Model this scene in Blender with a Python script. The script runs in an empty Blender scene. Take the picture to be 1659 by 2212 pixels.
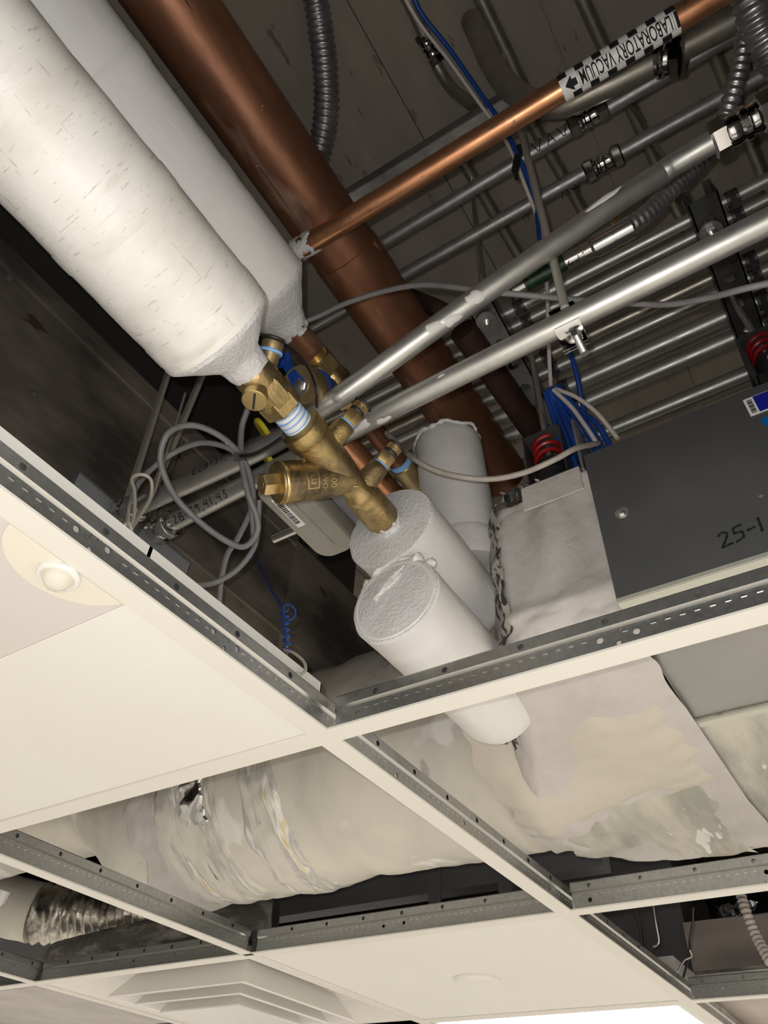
import bpy, bmesh, math, random
from mathutils import Vector, Matrix, Quaternion, noise

# ------------------------------------------------------------------ camera, world, lights, exposure
SC = bpy.context.scene
COL = SC.collection
# units are metres; the origin is a crossing of the ceiling grid, x runs along the main runners, z is up
CAM = Vector((-0.5160, -0.4179, -0.3379))
RIGHT = Vector((0.53853, -0.84145, 0.04424))
DOWN = Vector((0.60998, 0.35310, -0.70940))
FWD = Vector((0.58130, 0.40901, 0.70342))
cd = bpy.data.cameras.new('camera')
cd.sensor_fit = 'VERTICAL'
cd.sensor_height = 36.0
cd.lens = 36.0 * 1553.6 / 2212
cd.clip_start = 0.01
cam = bpy.data.objects.new('camera', cd)
COL.objects.link(cam)
rot = Matrix((RIGHT, -DOWN, -FWD)).transposed()
cam.matrix_world = Matrix.Translation(CAM) @ rot.to_4x4()
SC.camera = cam

w = bpy.data.worlds.new('world')
SC.world = w
w.use_nodes = True
w.node_tree.nodes['Background'].inputs[0].default_value = (0.9, 0.92, 1.0, 1)
w.node_tree.nodes['Background'].inputs[1].default_value = 0.0

SC.view_settings.view_transform = 'Standard'
SC.view_settings.look = 'None'
SC.view_settings.gamma = 1.0
SC.view_settings.use_curve_mapping = False
SC.view_settings.exposure = 0.0

# the phone's flash, beside its lens
fl = bpy.data.lights.new('flash', 'POINT')
fl.energy = 7.4
fl.color = (1.0, 0.98, 0.955)
fl.shadow_soft_size = 0.0035
fo = bpy.data.objects.new('flash', fl)
COL.objects.link(fo)
fo.location = CAM - RIGHT * 0.013 - DOWN * 0.016
# lit ceiling luminaires of the room that are outside the picture
for lx, ly in ((-1.53, 0.92), (-1.53, -1.53), (0.92, -2.1), (2.75, 1.53), (2.75, -1.53)):
    al = bpy.data.lights.new('room_luminaire', 'AREA')
    al.shape = 'RECTANGLE'
    al.size = 0.58
    al.size_y = 0.58
    al.energy = 66.0
    al.color = (1.0, 0.968, 0.92)
    ao = bpy.data.objects.new('room_luminaire', al)
    COL.objects.link(ao)
    ao.location = (lx, ly, -0.03)

# ------------------------------------------------------------------ materials
MATS = {}
def mat(name, base, metal=0.0, rough=0.5, var=None, bump=None, stretch=(1, 1, 1), emit=None, spots=None, coat=0.0, rvar=0.0):
    """var = (colour2, scale, low, high); bump = (scale, strength); spots = (colour, scale, threshold)"""
    if name in MATS:
        return MATS[name]
    m = bpy.data.materials.new(name)
    m.use_nodes = True
    nt = m.node_tree
    b = nt.nodes['Principled BSDF']
    b.inputs['Base Color'].default_value = (*base, 1)
    b.inputs['Metallic'].default_value = metal
    b.inputs['Roughness'].default_value = rough
    if coat:
        b.inputs['Coat Weight'].default_value = coat
    L = nt.links.new
    tc = nt.nodes.new('ShaderNodeTexCoord')
    mp = nt.nodes.new('ShaderNodeMapping')
    mp.inputs['Scale'].default_value = stretch
    L(tc.outputs['Object'], mp.inputs['Vector'])
    def nz(scale, detail=5.0, rg=0.6):
        n = nt.nodes.new('ShaderNodeTexNoise')
        n.inputs['Scale'].default_value = scale
        n.inputs['Detail'].default_value = detail
        n.inputs['Roughness'].default_value = rg
        L(mp.outputs['Vector'], n.inputs['Vector'])
        return n
    def ramp(n, lo, hi):
        r = nt.nodes.new('ShaderNodeMapRange')
        r.inputs['From Min'].default_value = lo
        r.inputs['From Max'].default_value = hi
        L(n.outputs['Fac'], r.inputs['Value'])
        return r
    def mixc(fac, a, bcol):
        x = nt.nodes.new('ShaderNodeMix')
        x.data_type = 'RGBA'
        L(fac, x.inputs[0])
        if isinstance(a, tuple):
            x.inputs[6].default_value = (*a, 1)
        else:
            L(a, x.inputs[6])
        x.inputs[7].default_value = (*bcol, 1)
        return x.outputs[2]
    col = base
    if var:
        col = mixc(ramp(nz(var[1]), var[2], var[3]).outputs[0], col, var[0])
    for s in (spots or ()):
        n = nz(s[1], 3.0)
        if len(s) > 4:
            m2 = nt.nodes.new('ShaderNodeMapping')
            m2.inputs['Scale'].default_value = s[4]
            L(tc.outputs['Object'], m2.inputs['Vector'])
            L(m2.outputs['Vector'], n.inputs['Vector'])
        col = mixc(ramp(n, s[2], s[2] + s[3]).outputs[0], col, s[0])
    if not isinstance(col, tuple):
        L(col, b.inputs['Base Color'])
    if rvar:
        r = ramp(nz(var[1] * 1.7 if var else 30.0), 0.3, 0.7)
        r.inputs['To Min'].default_value = max(0.03, rough - rvar)
        r.inputs['To Max'].default_value = min(1, rough + rvar)
        L(r.outputs[0], b.inputs['Roughness'])
    if bump:
        n = nz(bump[0], 6.0)
        bp = nt.nodes.new('ShaderNodeBump')
        bp.inputs['Strength'].default_value = bump[1]
        bp.inputs['Distance'].default_value = 0.002 if bump[1] < 0.8 else 0.003
        L(n.outputs['Fac'], bp.inputs['Height'])
        L(bp.outputs[0], b.inputs['Normal'])
    if emit:
        b.inputs['Emission Color'].default_value = (*emit[0], 1)
        b.inputs['Emission Strength'].default_value = emit[1]
    MATS[name] = m
    return m

mat('white_mastic', (0.80, 0.79, 0.78), 0, 0.5, ((0.68, 0.66, 0.63), 9, 0.45, 0.75), (60, 0.35), (0.35, 1.6, 1.6))
mat('crackled_mastic', (0.80, 0.785, 0.75), 0, 0.45, ((0.66, 0.63, 0.57), 7, 0.5, 0.8), (70, 0.4), (2.2, 1.0, 0.4),
    spots=(((0.60, 0.55, 0.49), 95, 0.645, 0.03, (5, .6, .6)), ((0.62, 0.58, 0.52), 60, 0.67, 0.03, (.5, 4, 4)), ((0.68, 0.64, 0.57), 9, 0.64, 0.10)))
mat('rough_mastic', (0.78, 0.78, 0.79), 0, 0.6, ((0.70, 0.69, 0.69), 30, 0.4, 0.7), (230, 0.9))
mat('painted_metal', (0.80, 0.78, 0.72), 0, 0.42)
mat('tile_white', (0.85, 0.84, 0.80), 0, 0.55, ((0.83, 0.815, 0.77), 3, 0.4, 0.7))
mat('tile_pinkish', (0.72, 0.68, 0.65), 0, 0.6)
mat('cream_plastic', (0.84, 0.80, 0.69), 0, 0.35)
mat('white_plastic', (0.82, 0.81, 0.77), 0, 0.3)
mat('lens_plastic', (0.74, 0.71, 0.62), 0, 0.15, coat=0.4)
mat('tee_steel', (0.50, 0.515, 0.505), 0.86, 0.36, ((0.40, 0.41, 0.41), 160, 0.40, 0.70), (400, 0.05), rvar=0.06)
mat('bright_steel', (0.70, 0.70, 0.68), 0.92, 0.24)
mat('chrome', (0.78, 0.78, 0.78), 1.0, 0.13)
mat('torn_edge', (0.50, 0.47, 0.43), 0.1, 0.6, ((0.045, 0.042, 0.040), 85, 0.47, 0.52), (90, 0.9), (1, 1.4, .6))
mat('conduit_steel', (0.62, 0.62, 0.585), 0.80, 0.42, ((0.48, 0.485, 0.475), 55, 0.35, 0.75), (300, 0.05), (1, 0.5, 1), rvar=0.05)
mat('dull_conduit', (0.50, 0.50, 0.49), 0.75, 0.45, ((0.36, 0.36, 0.365), 40, 0.35, 0.75), (300, 0.08), rvar=0.08)
mat('old_conduit', (0.50, 0.47, 0.40), 0.75, 0.42, ((0.34, 0.31, 0.26), 30, 0.35, 0.75), None, rvar=0.08)
mat('flex_steel', (0.62, 0.63, 0.635), 0.82, 0.33, ((0.28, 0.29, 0.30), 20, 0.35, 0.75))
mat('strut_steel', (0.13, 0.13, 0.13), 0.6, 0.5, ((0.07, 0.07, 0.07), 25, 0.35, 0.7))
mat('strut_galv', (0.36, 0.36, 0.35), 0.5, 0.42, ((0.20, 0.20, 0.20), 25, 0.35, 0.7))
mat('black_iron', (0.02, 0.02, 0.022), 0.2, 0.45)
mat('brass', (0.60, 0.44, 0.19), 0.90, 0.36, ((0.24, 0.18, 0.105), 17, 0.44, 0.66), (260, 0.30), (1, 1, 1), spots=(((0.17, 0.13, 0.085), 40, 0.64, 0.06),), rvar=0.08)
mat('dark_brass', (0.40, 0.31, 0.16), 0.78, 0.43, ((0.22, 0.16, 0.09), 34, 0.38, 0.7), (200, 0.15), rvar=0.08)
mat('bright_brass', (0.72, 0.53, 0.24), 0.88, 0.33, ((0.55, 0.40, 0.17), 50, 0.42, 0.72))
mat('copper_old', (0.38, 0.175, 0.095), 0.62, 0.46, ((0.19, 0.082, 0.048), 9, 0.36, 0.66), (140, 0.08), (0.45, 1.3, 1.3),
    spots=(((0.46, 0.29, 0.21), 12, 0.60, 0.12), ((0.13, 0.06, 0.04), 22, 0.66, 0.03, (.12, 2, 2)), ((0.62, 0.45, 0.36), 34, 0.735, 0.01, (3, .6, 1))), rvar=0.08)
mat('copper_new', (0.70, 0.34, 0.18), 0.82, 0.34, ((0.48, 0.21, 0.10), 24, 0.42, 0.75), (180, 0.05), (1, 0.6, 1),
    spots=(((0.30, 0.19, 0.12), 120, 0.66, 0.04),), rvar=0.10)
mat('copper_dark', (0.20, 0.085, 0.045), 0.7, 0.42, ((0.10, 0.04, 0.025), 40, 0.38, 0.7))
mat('rusty_pipe', (0.085, 0.04, 0.03), 0.3, 0.6, ((0.04, 0.022, 0.02), 25, 0.35, 0.7))
mat('teflon_blue', (0.22, 0.45, 0.85), 0, 0.5)
mat('teflon_white', (0.80, 0.80, 0.80), 0, 0.55, ((0.45, 0.60, 0.85), 110, 0.55, 0.62), (140, 0.3), (3, 0.3, 0.3))
mat('blue_paint', (0.01, 0.05, 0.28), 0, 0.35, ((0.6, 0.65, 0.75), 60, 0.66, 0.70))
mat('yellow_paint', (0.75, 0.62, 0.04), 0, 0.4)
mat('red_paint', (0.30, 0.008, 0.012), 0, 0.3, coat=0.3)
mat('black_rubber', (0.018, 0.018, 0.02), 0, 0.5)
mat('black_ink', (0.008, 0.008, 0.010), 0, 0.8)
mat('label_white', (0.85, 0.84, 0.83), 0, 0.4)
mat('green_label', (0.008, 0.032, 0.012), 0, 0.4, ((0.02, 0.08, 0.03), 120, 0.5, 0.6))
mat('label_blue', (0.01, 0.012, 0.32), 0, 0.35)
mat('label_cyan', (0.0, 0.13, 0.48), 0, 0.35)
mat('cable_grey', (0.25, 0.245, 0.25), 0, 0.45, ((0.21, 0.205, 0.21), 60, 0.4, 0.7), None, (1, 1, 1),
    spots=(((0.72, 0.70, 0.67), 26, 0.70, 0.02),))
mat('cable_light', (0.42, 0.38, 0.34), 0, 0.5, ((0.33, 0.30, 0.28), 50, 0.4, 0.7))
mat('cable_white', (0.62, 0.56, 0.53), 0, 0.5)
mat('cable_blue', (0.012, 0.06, 0.30), 0, 0.4)
mat('wire_steel', (0.50, 0.50, 0.48), 0.7, 0.35)
mat('zinc_rod', (0.66, 0.63, 0.55), 0.45, 0.4)
mat('concrete', (0.42, 0.375, 0.315), 0, 0.85, ((0.315, 0.28, 0.235), 5, 0.35, 0.7), (26, 0.45), (0.5, 1.6, 1),
    spots=(((0.22, 0.175, 0.14), 22, 0.66, 0.05), ((0.48, 0.43, 0.365), 3, 0.58, 0.15)))
mat('duct_wall', (0.30, 0.262, 0.222), 0.1, 0.55, ((0.085, 0.074, 0.066), 4.2, 0.42, 0.62), (30, 0.12), (0.6, 1, 1.4),
    spots=(((0.30, 0.26, 0.23), 6, 0.68, 0.05), ((0.09, 0.06, 0.04), 12, 0.66, 0.04)))
mat('box_grey', (0.35, 0.37, 0.395), 0.1, 0.5, ((0.30, 0.32, 0.345), 14, 0.4, 0.7))
mat('enclosure_grey', (0.098, 0.102, 0.105), 0.25, 0.5, ((0.125, 0.128, 0.133), 7, 0.45, 0.75), (90, 0.1), (1, 1, 1),
    spots=(((0.30, 0.30, 0.29), 21, 0.735, 0.012),))
mat('sheet_pale', (0.62, 0.62, 0.53), 0.35, 0.45, ((0.55, 0.56, 0.50), 5, 0.4, 0.7))
mat('sheet_galv', (0.42, 0.42, 0.40), 0.85, 0.42, ((0.36, 0.365, 0.36), 4, 0.4, 0.7), (120, 0.05))
mat('sheet_cream', (0.60, 0.58, 0.50), 0.1, 0.55, ((0.36, 0.36, 0.32), 3.4, 0.42, 0.60), (60, 0.5), (0.9, 4.0, 1),
    spots=(((0.78, 0.77, 0.73), 7, 0.61, 0.03), ((0.40, 0.36, 0.29), 5, 0.60, 0.06)))
mat('duct_mastic', (0.66, 0.63, 0.55), 0, 0.55, ((0.54, 0.53, 0.48), 4, 0.42, 0.65), (40, 0.4), (1.2, 1.6, 1.2),
    spots=(((0.40, 0.38, 0.35), 9, 0.66, 0.04), ((0.78, 0.76, 0.72), 6, 0.6, 0.06)))
mat('wrap_cloth', (0.60, 0.575, 0.555), 0, 0.6, ((0.50, 0.475, 0.445), 6, 0.4, 0.7), (38, 0.9), (1, 1.4, 1))
mat('wrap_tan', (0.61, 0.565, 0.49), 0, 0.6, ((0.57, 0.53, 0.46), 8, 0.4, 0.7), (35, 0.35))
mat('streaked_foil', (0.66, 0.635, 0.57), 0.15, 0.4, ((0.40, 0.40, 0.385), 7, 0.47, 0.60), (40, 0.7), (1.0, 6.0, 1.0),
    spots=(((0.84, 0.83, 0.80), 7, 0.57, 0.06), ((0.70, 0.58, 0.34), 7, 0.63, 0.06), ((0.24, 0.24, 0.24), 11, 0.66, 0.04)))
mat('foil', (0.75, 0.75, 0.74), 1.0, 0.20, ((0.5, 0.5, 0.5), 12, 0.4, 0.7), (26, 0.9))
mat('flex_foil', (0.62, 0.59, 0.52), 0.85, 0.27, ((0.12, 0.11, 0.10), 9, 0.45, 0.6), (30, 0.9), (1, 1, 1))
mat('black_scrim', (0.13, 0.125, 0.115), 0.1, 0.5, ((0.36, 0.35, 0.325), 20, 0.50, 0.66), (50, 1.0), (2.4, 0.6, 2.0))
mat('paper_face', (0.58, 0.51, 0.46), 0, 0.7, ((0.48, 0.425, 0.385), 5, 0.4, 0.7), (14, 0.6))
mat('dark_duct', (0.25, 0.25, 0.265), 0.3, 0.5, ((0.19, 0.19, 0.205), 4, 0.4, 0.7))
mat('actuator_grey', (0.33, 0.315, 0.27), 0, 0.5, ((0.25, 0.24, 0.205), 10, 0.4, 0.68))
mat('diffuser_white', (0.80, 0.78, 0.74), 0.0, 0.18, coat=0.4)
mat('lamp_lens', (0.9, 0.9, 0.9), 0, 0.4, emit=((1.0, 0.985, 0.96), 14.0))
mat('room_white', (0.62, 0.60, 0.57), 0, 0.8)
mat('room_floor', (0.42, 0.395, 0.36), 0, 0.6)
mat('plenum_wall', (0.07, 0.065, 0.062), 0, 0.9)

# ------------------------------------------------------------------ mesh helpers
def V(p):
    return Vector(p)
def frame(d):
    d = V(d).normalized()
    a = Vector((0, 0, 1)) if abs(d.z) < 0.9 else Vector((1, 0, 0))
    u = d.cross(a).normalized()
    return u, d.cross(u).normalized()
def wloc(o):
    p = Vector((0, 0, 0))
    while o is not None:
        p += o.location
        o = o.parent
    return p

class MB:
    def __init__(s):
        s.v = []
        s.f = []
    def ring(s, c, u, v, r, n, ph=0.0):
        i0 = len(s.v)
        for k in range(n):
            a = ph + 2 * math.pi * k / n
            rr = r(a) if callable(r) else r
            s.v.append(c + u * (math.cos(a) * rr) + v * (math.sin(a) * rr))
        return i0
    def bridge(s, a, b, n):
        for k in range(n):
            j = (k + 1) % n
            s.f.append((a + k, a + j, b + j, b + k))
    def tube(s, pts, r, n=16, cap=True, rfun=None):
        pts = [V(p) for p in pts]
        u = None
        rings = []
        for i, p in enumerate(pts):
            d = (pts[min(i + 1, len(pts) - 1)] - pts[max(i - 1, 0)]).normalized()
            if u is None:
                u, v = frame(d)
            else:
                u = (u - d * u.dot(d)).normalized()
                v = d.cross(u)
            rr = r[i] if isinstance(r, (list, tuple)) else r
            if rfun:
                rings.append(s.ring(p, u, v, lambda a, i=i, rr=rr: rfun(i, a, rr), n))
            else:
                rings.append(s.ring(p, u, v, rr, n))
        for a, b in zip(rings, rings[1:]):
            s.bridge(a, b, n)
        if cap:
            s.f.append(tuple(range(rings[0] + n - 1, rings[0] - 1, -1)))
            s.f.append(tuple(range(rings[-1], rings[-1] + n)))
        return s
    def lathe(s, p0, d, prof, n=24, ph=0.0):
        d = V(d).normalized()
        u, v = frame(d)
        rings = [s.ring(V(p0) + d * t, u, v, max(r, 1e-5), n, ph) for t, r in prof]
        for a, b in zip(rings, rings[1:]):
            s.bridge(a, b, n)
        s.f.append(tuple(range(rings[0] + n - 1, rings[0] - 1, -1)))
        s.f.append(tuple(range(rings[-1], rings[-1] + n)))
        return s
    def hexn(s, p0, d, length, r, ph=0.0):
        return s.lathe(p0, d, [(0, r * .93), (length * .08, r), (length * .92, r), (length, r * .93)], 6, ph)
    def box(s, lo, hi, bev=0.0):
        lo, hi = V(lo), V(hi)
        c, h = (lo + hi) / 2, (hi - lo) / 2
        return s.obox(c, (h.x, 0, 0), (0, h.y, 0), (0, 0, h.z))
    def obox(s, c, a, b, d):
        c, a, b, d = V(c), V(a), V(b), V(d)
        i = len(s.v)
        for x in (-1, 1):
            for y in (-1, 1):
                for z in (-1, 1):
                    s.v.append(c + a * x + b * y + d * z)
        for q in ((0, 1, 3, 2), (4, 6, 7, 5), (0, 4, 5, 1), (2, 3, 7, 6), (0, 2, 6, 4), (1, 5, 7, 3)):
            s.f.append(tuple(i + k for k in q))
        return s
    def poly(s, pts):
        i = len(s.v)
        s.v += [V(p) for p in pts]
        s.f.append(tuple(range(i, i + len(pts))))
        return s
    def grid(s, fn, nu, nv, close_u=False):
        i0 = len(s.v)
        for i in range(nu):
            for j in range(nv):
                s.v.append(V(fn(i / (nu if close_u else nu - 1), j / (nv - 1))))
        for i in range(nu if close_u else nu - 1):
            for j in range(nv - 1):
                a, b = i0 + i * nv, i0 + ((i + 1) % nu) * nv
                s.f.append((a + j, b + j, b + j + 1, a + j + 1))
        return s
    def build(s, name, m, parent=None, loc=None, ang=35, bevel=0.0):
        me = bpy.data.meshes.new(name)
        base = wloc(parent) if parent else V(loc if loc is not None else (0, 0, 0))
        bm = bmesh.new()
        vs = [bm.verts.new(p - base) for p in s.v]
        for f in s.f:
            try:
                bm.faces.new([vs[i] for i in f])
            except ValueError:
                pass
        bmesh.ops.recalc_face_normals(bm, faces=bm.faces)
        if bevel:
            es = [e for e in bm.edges if len(e.link_faces) == 2 and e.calc_face_angle(0) > 0.6]
            bmesh.ops.bevel(bm, geom=es, offset=bevel, segments=2, profile=0.6, affect='EDGES')
        bm.to_mesh(me)
        bm.free()
        for p in me.polygons:
            p.use_smooth = True
        me.set_sharp_from_angle(angle=math.radians(ang))
        me.materials.append(MATS[m])
        o = bpy.data.objects.new(name, me)
        COL.objects.link(o)
        if parent:
            o.parent = parent
        elif loc is not None:
            o.location = loc
        return o

def tag(o, label, cat, group=None):
    o['label'] = label
    o['category'] = cat
    if group:
        o['group'] = group
    return o
def thing(name, loc, label, cat, group=None):
    o = bpy.data.objects.new(name, None)
    o.empty_display_size = 0.02
    COL.objects.link(o)
    o.location = loc
    return tag(o, label, cat, group)
def struct(o):
    o['kind'] = 'structure'
    return o
def stuff(o):
    o['kind'] = 'stuff'
    return o
def spline(pts, n=8):
    """Catmull-Rom through the points"""
    P = [V(p) for p in pts]
    P = [P[0] * 2 - P[1]] + P + [P[-1] * 2 - P[-2]]
    out = []
    for i in range(1, len(P) - 2):
        a, b, c, d = P[i - 1:i + 3]
        for k in range(n):
            t = k / n
            out.append(((b * 2) + (c - a) * t + (a * 2 - b * 5 + c * 4 - d) * t * t + (b * 3 - a - c * 3 + d) * t ** 3) * 0.5)
    out.append(P[-2])
    return out
def resample(pts, step):
    pts = [V(p) for p in pts]
    out = [pts[0]]
    acc = 0.0
    for a, b in zip(pts, pts[1:]):
        L = (b - a).length
        t = step - acc
        while t <= L:
            out.append(a.lerp(b, t / L))
            t += step
        acc = (acc + L) % step
    return out
def nz(p, s, seed=0.0):
    return noise.noise(V(p) * s + Vector((seed, seed * 1.7, -seed)))

# flat font outlines -> (verts, faces) in the plane
def font(text, size, bold=0.0):
    c = bpy.data.curves.new('lettering', 'FONT')
    c.body = text
    c.size = size
    c.resolution_u = 3
    c.offset = size * bold
    o = bpy.data.objects.new('lettering', c)
    COL.objects.link(o)
    dg = bpy.context.evaluated_depsgraph_get()
    me = o.evaluated_get(dg).to_mesh()
    bm = bmesh.new()
    bm.from_mesh(me)
    bmesh.ops.triangulate(bm, faces=bm.faces)
    # cut the letters into thin rows so that they can follow a curved surface
    y = -0.5 * size
    while y < 1.2 * size:
        bmesh.ops.bisect_plane(bm, geom=bm.verts[:] + bm.edges[:] + bm.faces[:], plane_co=(0, y, 0), plane_no=(0, 1, 0))
        y += size * 0.12
    vs = [v.co.copy() for v in bm.verts]
    fs = [tuple(v.index for v in f.verts) for f in bm.faces]
    bm.free()
    bpy.data.objects.remove(o)
    bpy.data.curves.remove(c)
    return vs, fs
STROKES = {
    'V': [[(0, 1), (.35, 0), (.75, 1)]], 'A': [[(0, 0), (.35, 1), (.7, 0)], [(.12, .4), (.6, .42)]],
    'E': [[(.6, 1), (0, .98), (.03, 0), (.62, .03)], [(0, .52), (.5, .54)]],
    '2': [[(0, .8), (.25, 1), (.5, .8), (.35, .45), (0, 0), (.62, .05)]],
    'B': [[(0, 0), (0, 1), (.45, .9), (.4, .58), (.05, .52), (.55, .4), (.5, .05), (0, 0)]],
    '-': [[(0, .45), (.45, .5)]], '3': [[(0, .95), (.45, .95), (.18, .55), (.5, .35), (.35, .02), (0, .08)]],
    '9': [[(.5, .75), (.25, 1), (.02, .78), (.2, .55), (.5, .75), (.42, 0)]],
    '4': [[(.1, 1), (0, .45), (.55, .45)], [(.48, .95), (.42, 0)]], '1': [[(.15, 1), (.1, 0)]],
    ',': [[(.12, .05), (0, -.2)]], '5': [[(.55, 1), (.1, .95), (.05, .58), (.45, .55), (.45, .15), (0, 0)]],
    '7': [[(0, .95), (.5, 1), (.2, 0)]], ' ': [], 'F': [[(.55, 1), (0, 1), (0, 0)], [(0, .55), (.4, .56)]],
    '0': [[(.25, 1), (0, .5), (.25, 0), (.5, .5), (.25, 1)]], '/': [[(0, 0), (.4, 1)]]}
def scrawl(text, h, pen, fmap, gap=0.35):
    """hand lettering: strokes laid with a pen of radius pen through the surface map fmap(u, v, height)"""
    mb = MB()
    x = 0.0
    for ch in text:
        wmax = 0.0
        for st in STROKES[ch]:
            pl = [V((a * h + x, b * h, 0)) for a, b in st]
            wmax = max([wmax] + [a for a, b in st])
            pl = resample(pl, h * 0.08) + [pl[-1]]
            pl = [p for i, p in enumerate(pl) if i == 0 or (p - pl[i - 1]).length > 1e-6]
            i0 = len(mb.v)
            for i, p in enumerate(pl):          # a flat ribbon of ink
                d = (pl[min(i + 1, len(pl) - 1)] - pl[max(i - 1, 0)]).normalized()
                n = Vector((-d.y, d.x, 0)) * (pen * (0.85 + 0.2 * math.sin(i * 1.3)))
                mb.v += [V(fmap((p + n).x, (p + n).y, 0.00025)), V(fmap((p - n).x, (p - n).y, 0.00025))]
            for i in range(len(pl) - 1):
                a = i0 + 2 * i
                mb.f.append((a, a + 1, a + 3, a + 2))
        x += (max(wmax, 0.18) + gap) * h
    return mb
def rope(mb, pts, r, amp, seed, n=9, sc=90):
    """a bead of trowelled mastic: a tube of uneven thickness"""
    pts = resample(pts, r * .5)
    rr = [max(r * .25, r * (1 + amp * nz(p, sc, seed))) * min(1, .3 + min(i, len(pts) - 1 - i) * .25) for i, p in enumerate(pts)]
    return mb.tube(pts, rr, n)
def cylmap(p0, axis, r, upref):
    """u along axis, v round the cylinder, centred on the side that faces the camera"""
    p0, axis = V(p0), V(axis).normalized()
    n0 = CAM - p0
    n0 = (n0 - axis * n0.dot(axis)).normalized()
    t = axis.cross(n0)
    if t.dot(V(upref)) < 0:
        t = -t
    return lambda u, v, h=0.0: p0 + axis * u + (n0 * math.cos(v / r) + t * math.sin(v / r)) * (r + h)

# ------------------------------------------------------------------ the setting
DECK = 1.30
def slab(name, lo, hi, m):
    return struct(MB().box(lo, hi).build(name, m))
slab('floor', (-3.2, -3.6, -2.65), (5.2, 3.6, -2.6), 'room_floor')
for n, lo, hi in (('wall_left', (-3.2, 3.5, -2.6), (5.2, 3.6, 0.0)), ('wall_right', (-3.2, -3.6, -2.6), (5.2, -3.5, 0.0)),
                  ('wall_far', (5.1, -3.5, -2.6), (5.2, 3.5, 0.0)), ('wall_near', (-3.2, -3.5, -2.6), (-3.1, 3.5, 0.0))):
    slab(n, lo, hi, 'room_white')
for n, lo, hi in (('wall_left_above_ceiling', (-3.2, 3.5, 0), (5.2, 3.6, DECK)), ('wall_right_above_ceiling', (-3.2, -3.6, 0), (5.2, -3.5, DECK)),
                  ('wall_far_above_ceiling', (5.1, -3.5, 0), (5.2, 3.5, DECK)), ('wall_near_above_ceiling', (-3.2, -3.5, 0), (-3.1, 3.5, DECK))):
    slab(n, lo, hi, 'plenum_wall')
# concrete deck, cast on boards that run along x: each board strip is a piece with its own level
deck = slab('ceiling', (-3.2, -3.6, DECK + 0.01), (5.2, 3.6, DECK + 0.2), 'concrete')
random.seed(5)
yy = -3.5
while yy < 3.5:
    wd = 0.305
    xs = -3.2 + random.uniform(0, 0.5)
    while xs < 5.2:
        ln = 1.22
        o = MB().box((xs + .0012, yy + .0012, DECK - random.uniform(0, .0016)), (xs + ln - .0012, yy + wd - .0012, DECK + 0.012)).build('board_strip', 'concrete', deck)
        xs += ln
    yy += wd
slab('shade_block', (-3.1, .46, .70), (.62, 1.1, DECK), 'plenum_wall')  # dark block added for the shade left of the nearest pipe
# the rest of the suspended ceiling, outside the picture
for lo, hi in (((-3.1, -3.5, .001), (-.622, 3.5, .02)), ((-.598, .622, .001), (0, 3.5, .02)), ((-.61, -3.5, .001), (5.1, -.622, .02)),
               ((-.6, 2.45, .001), (5.1, 3.5, .02)), ((1.84, -.598, .001), (5.1, 2.44, .02))):
    slab('ceiling_tile_field', lo, hi, 'tile_white')

# ------------------------------------------------------------------ ceiling grid
def holed_strip(mb, P, length, z0, z1, holes, n=0.0):
    """a strip from s=0..length, z0..z1 at lateral n, with real round holes (s, z, r)"""
    cells = sorted(holes)
    s0 = 0.0
    def q(a, b):
        if b - a > 1e-6:
            mb.poly([P(a, n, z0), P(b, n, z0), P(b, n, z1), P(a, n, z1)])
    for (s, z, r) in cells:
        a, b = s - r * 1.6, s + r * 1.6
        if a < s0 or b > length:
            continue
        q(s0, a)
        N = 16
        i0 = len(mb.v)
        out = []
        for k in range(N):
            t = 2 * math.pi * k / N + math.pi / N
            cx, cz = math.cos(t), math.sin(t)
            m = min((b - s) / abs(cx) if abs(cx) > 1e-6 else 9, ((z1 - z) if cz > 0 else (z - z0)) / abs(cz) if abs(cz) > 1e-6 else 9)
            out.append((s + cx * m, z + cz * m))
            mb.v.append(P(s + cx * r, n, z + cz * r))
        for (a2, b2) in out:
            mb.v.append(P(a2, n, b2))
        for k in range(N):
            j = (k + 1) % N
            mb.f.append((i0 + k, i0 + j, i0 + N + j, i0 + N + k))
        for (ca, cz) in ((a, z0), (b, z0), (b, z1), (a, z1)):      # corners
            best = sorted(range(N), key=lambda k: (out[k][0] - ca) ** 2 + (out[k][1] - cz) ** 2)[:2]
            k0, k1 = best
            i = len(mb.v)
            mb.v.append(P(ca, n, cz))
            mb.f.append((i, i0 + N + k0, i0 + N + k1))
        s0 = b
    q(s0, length)

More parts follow.
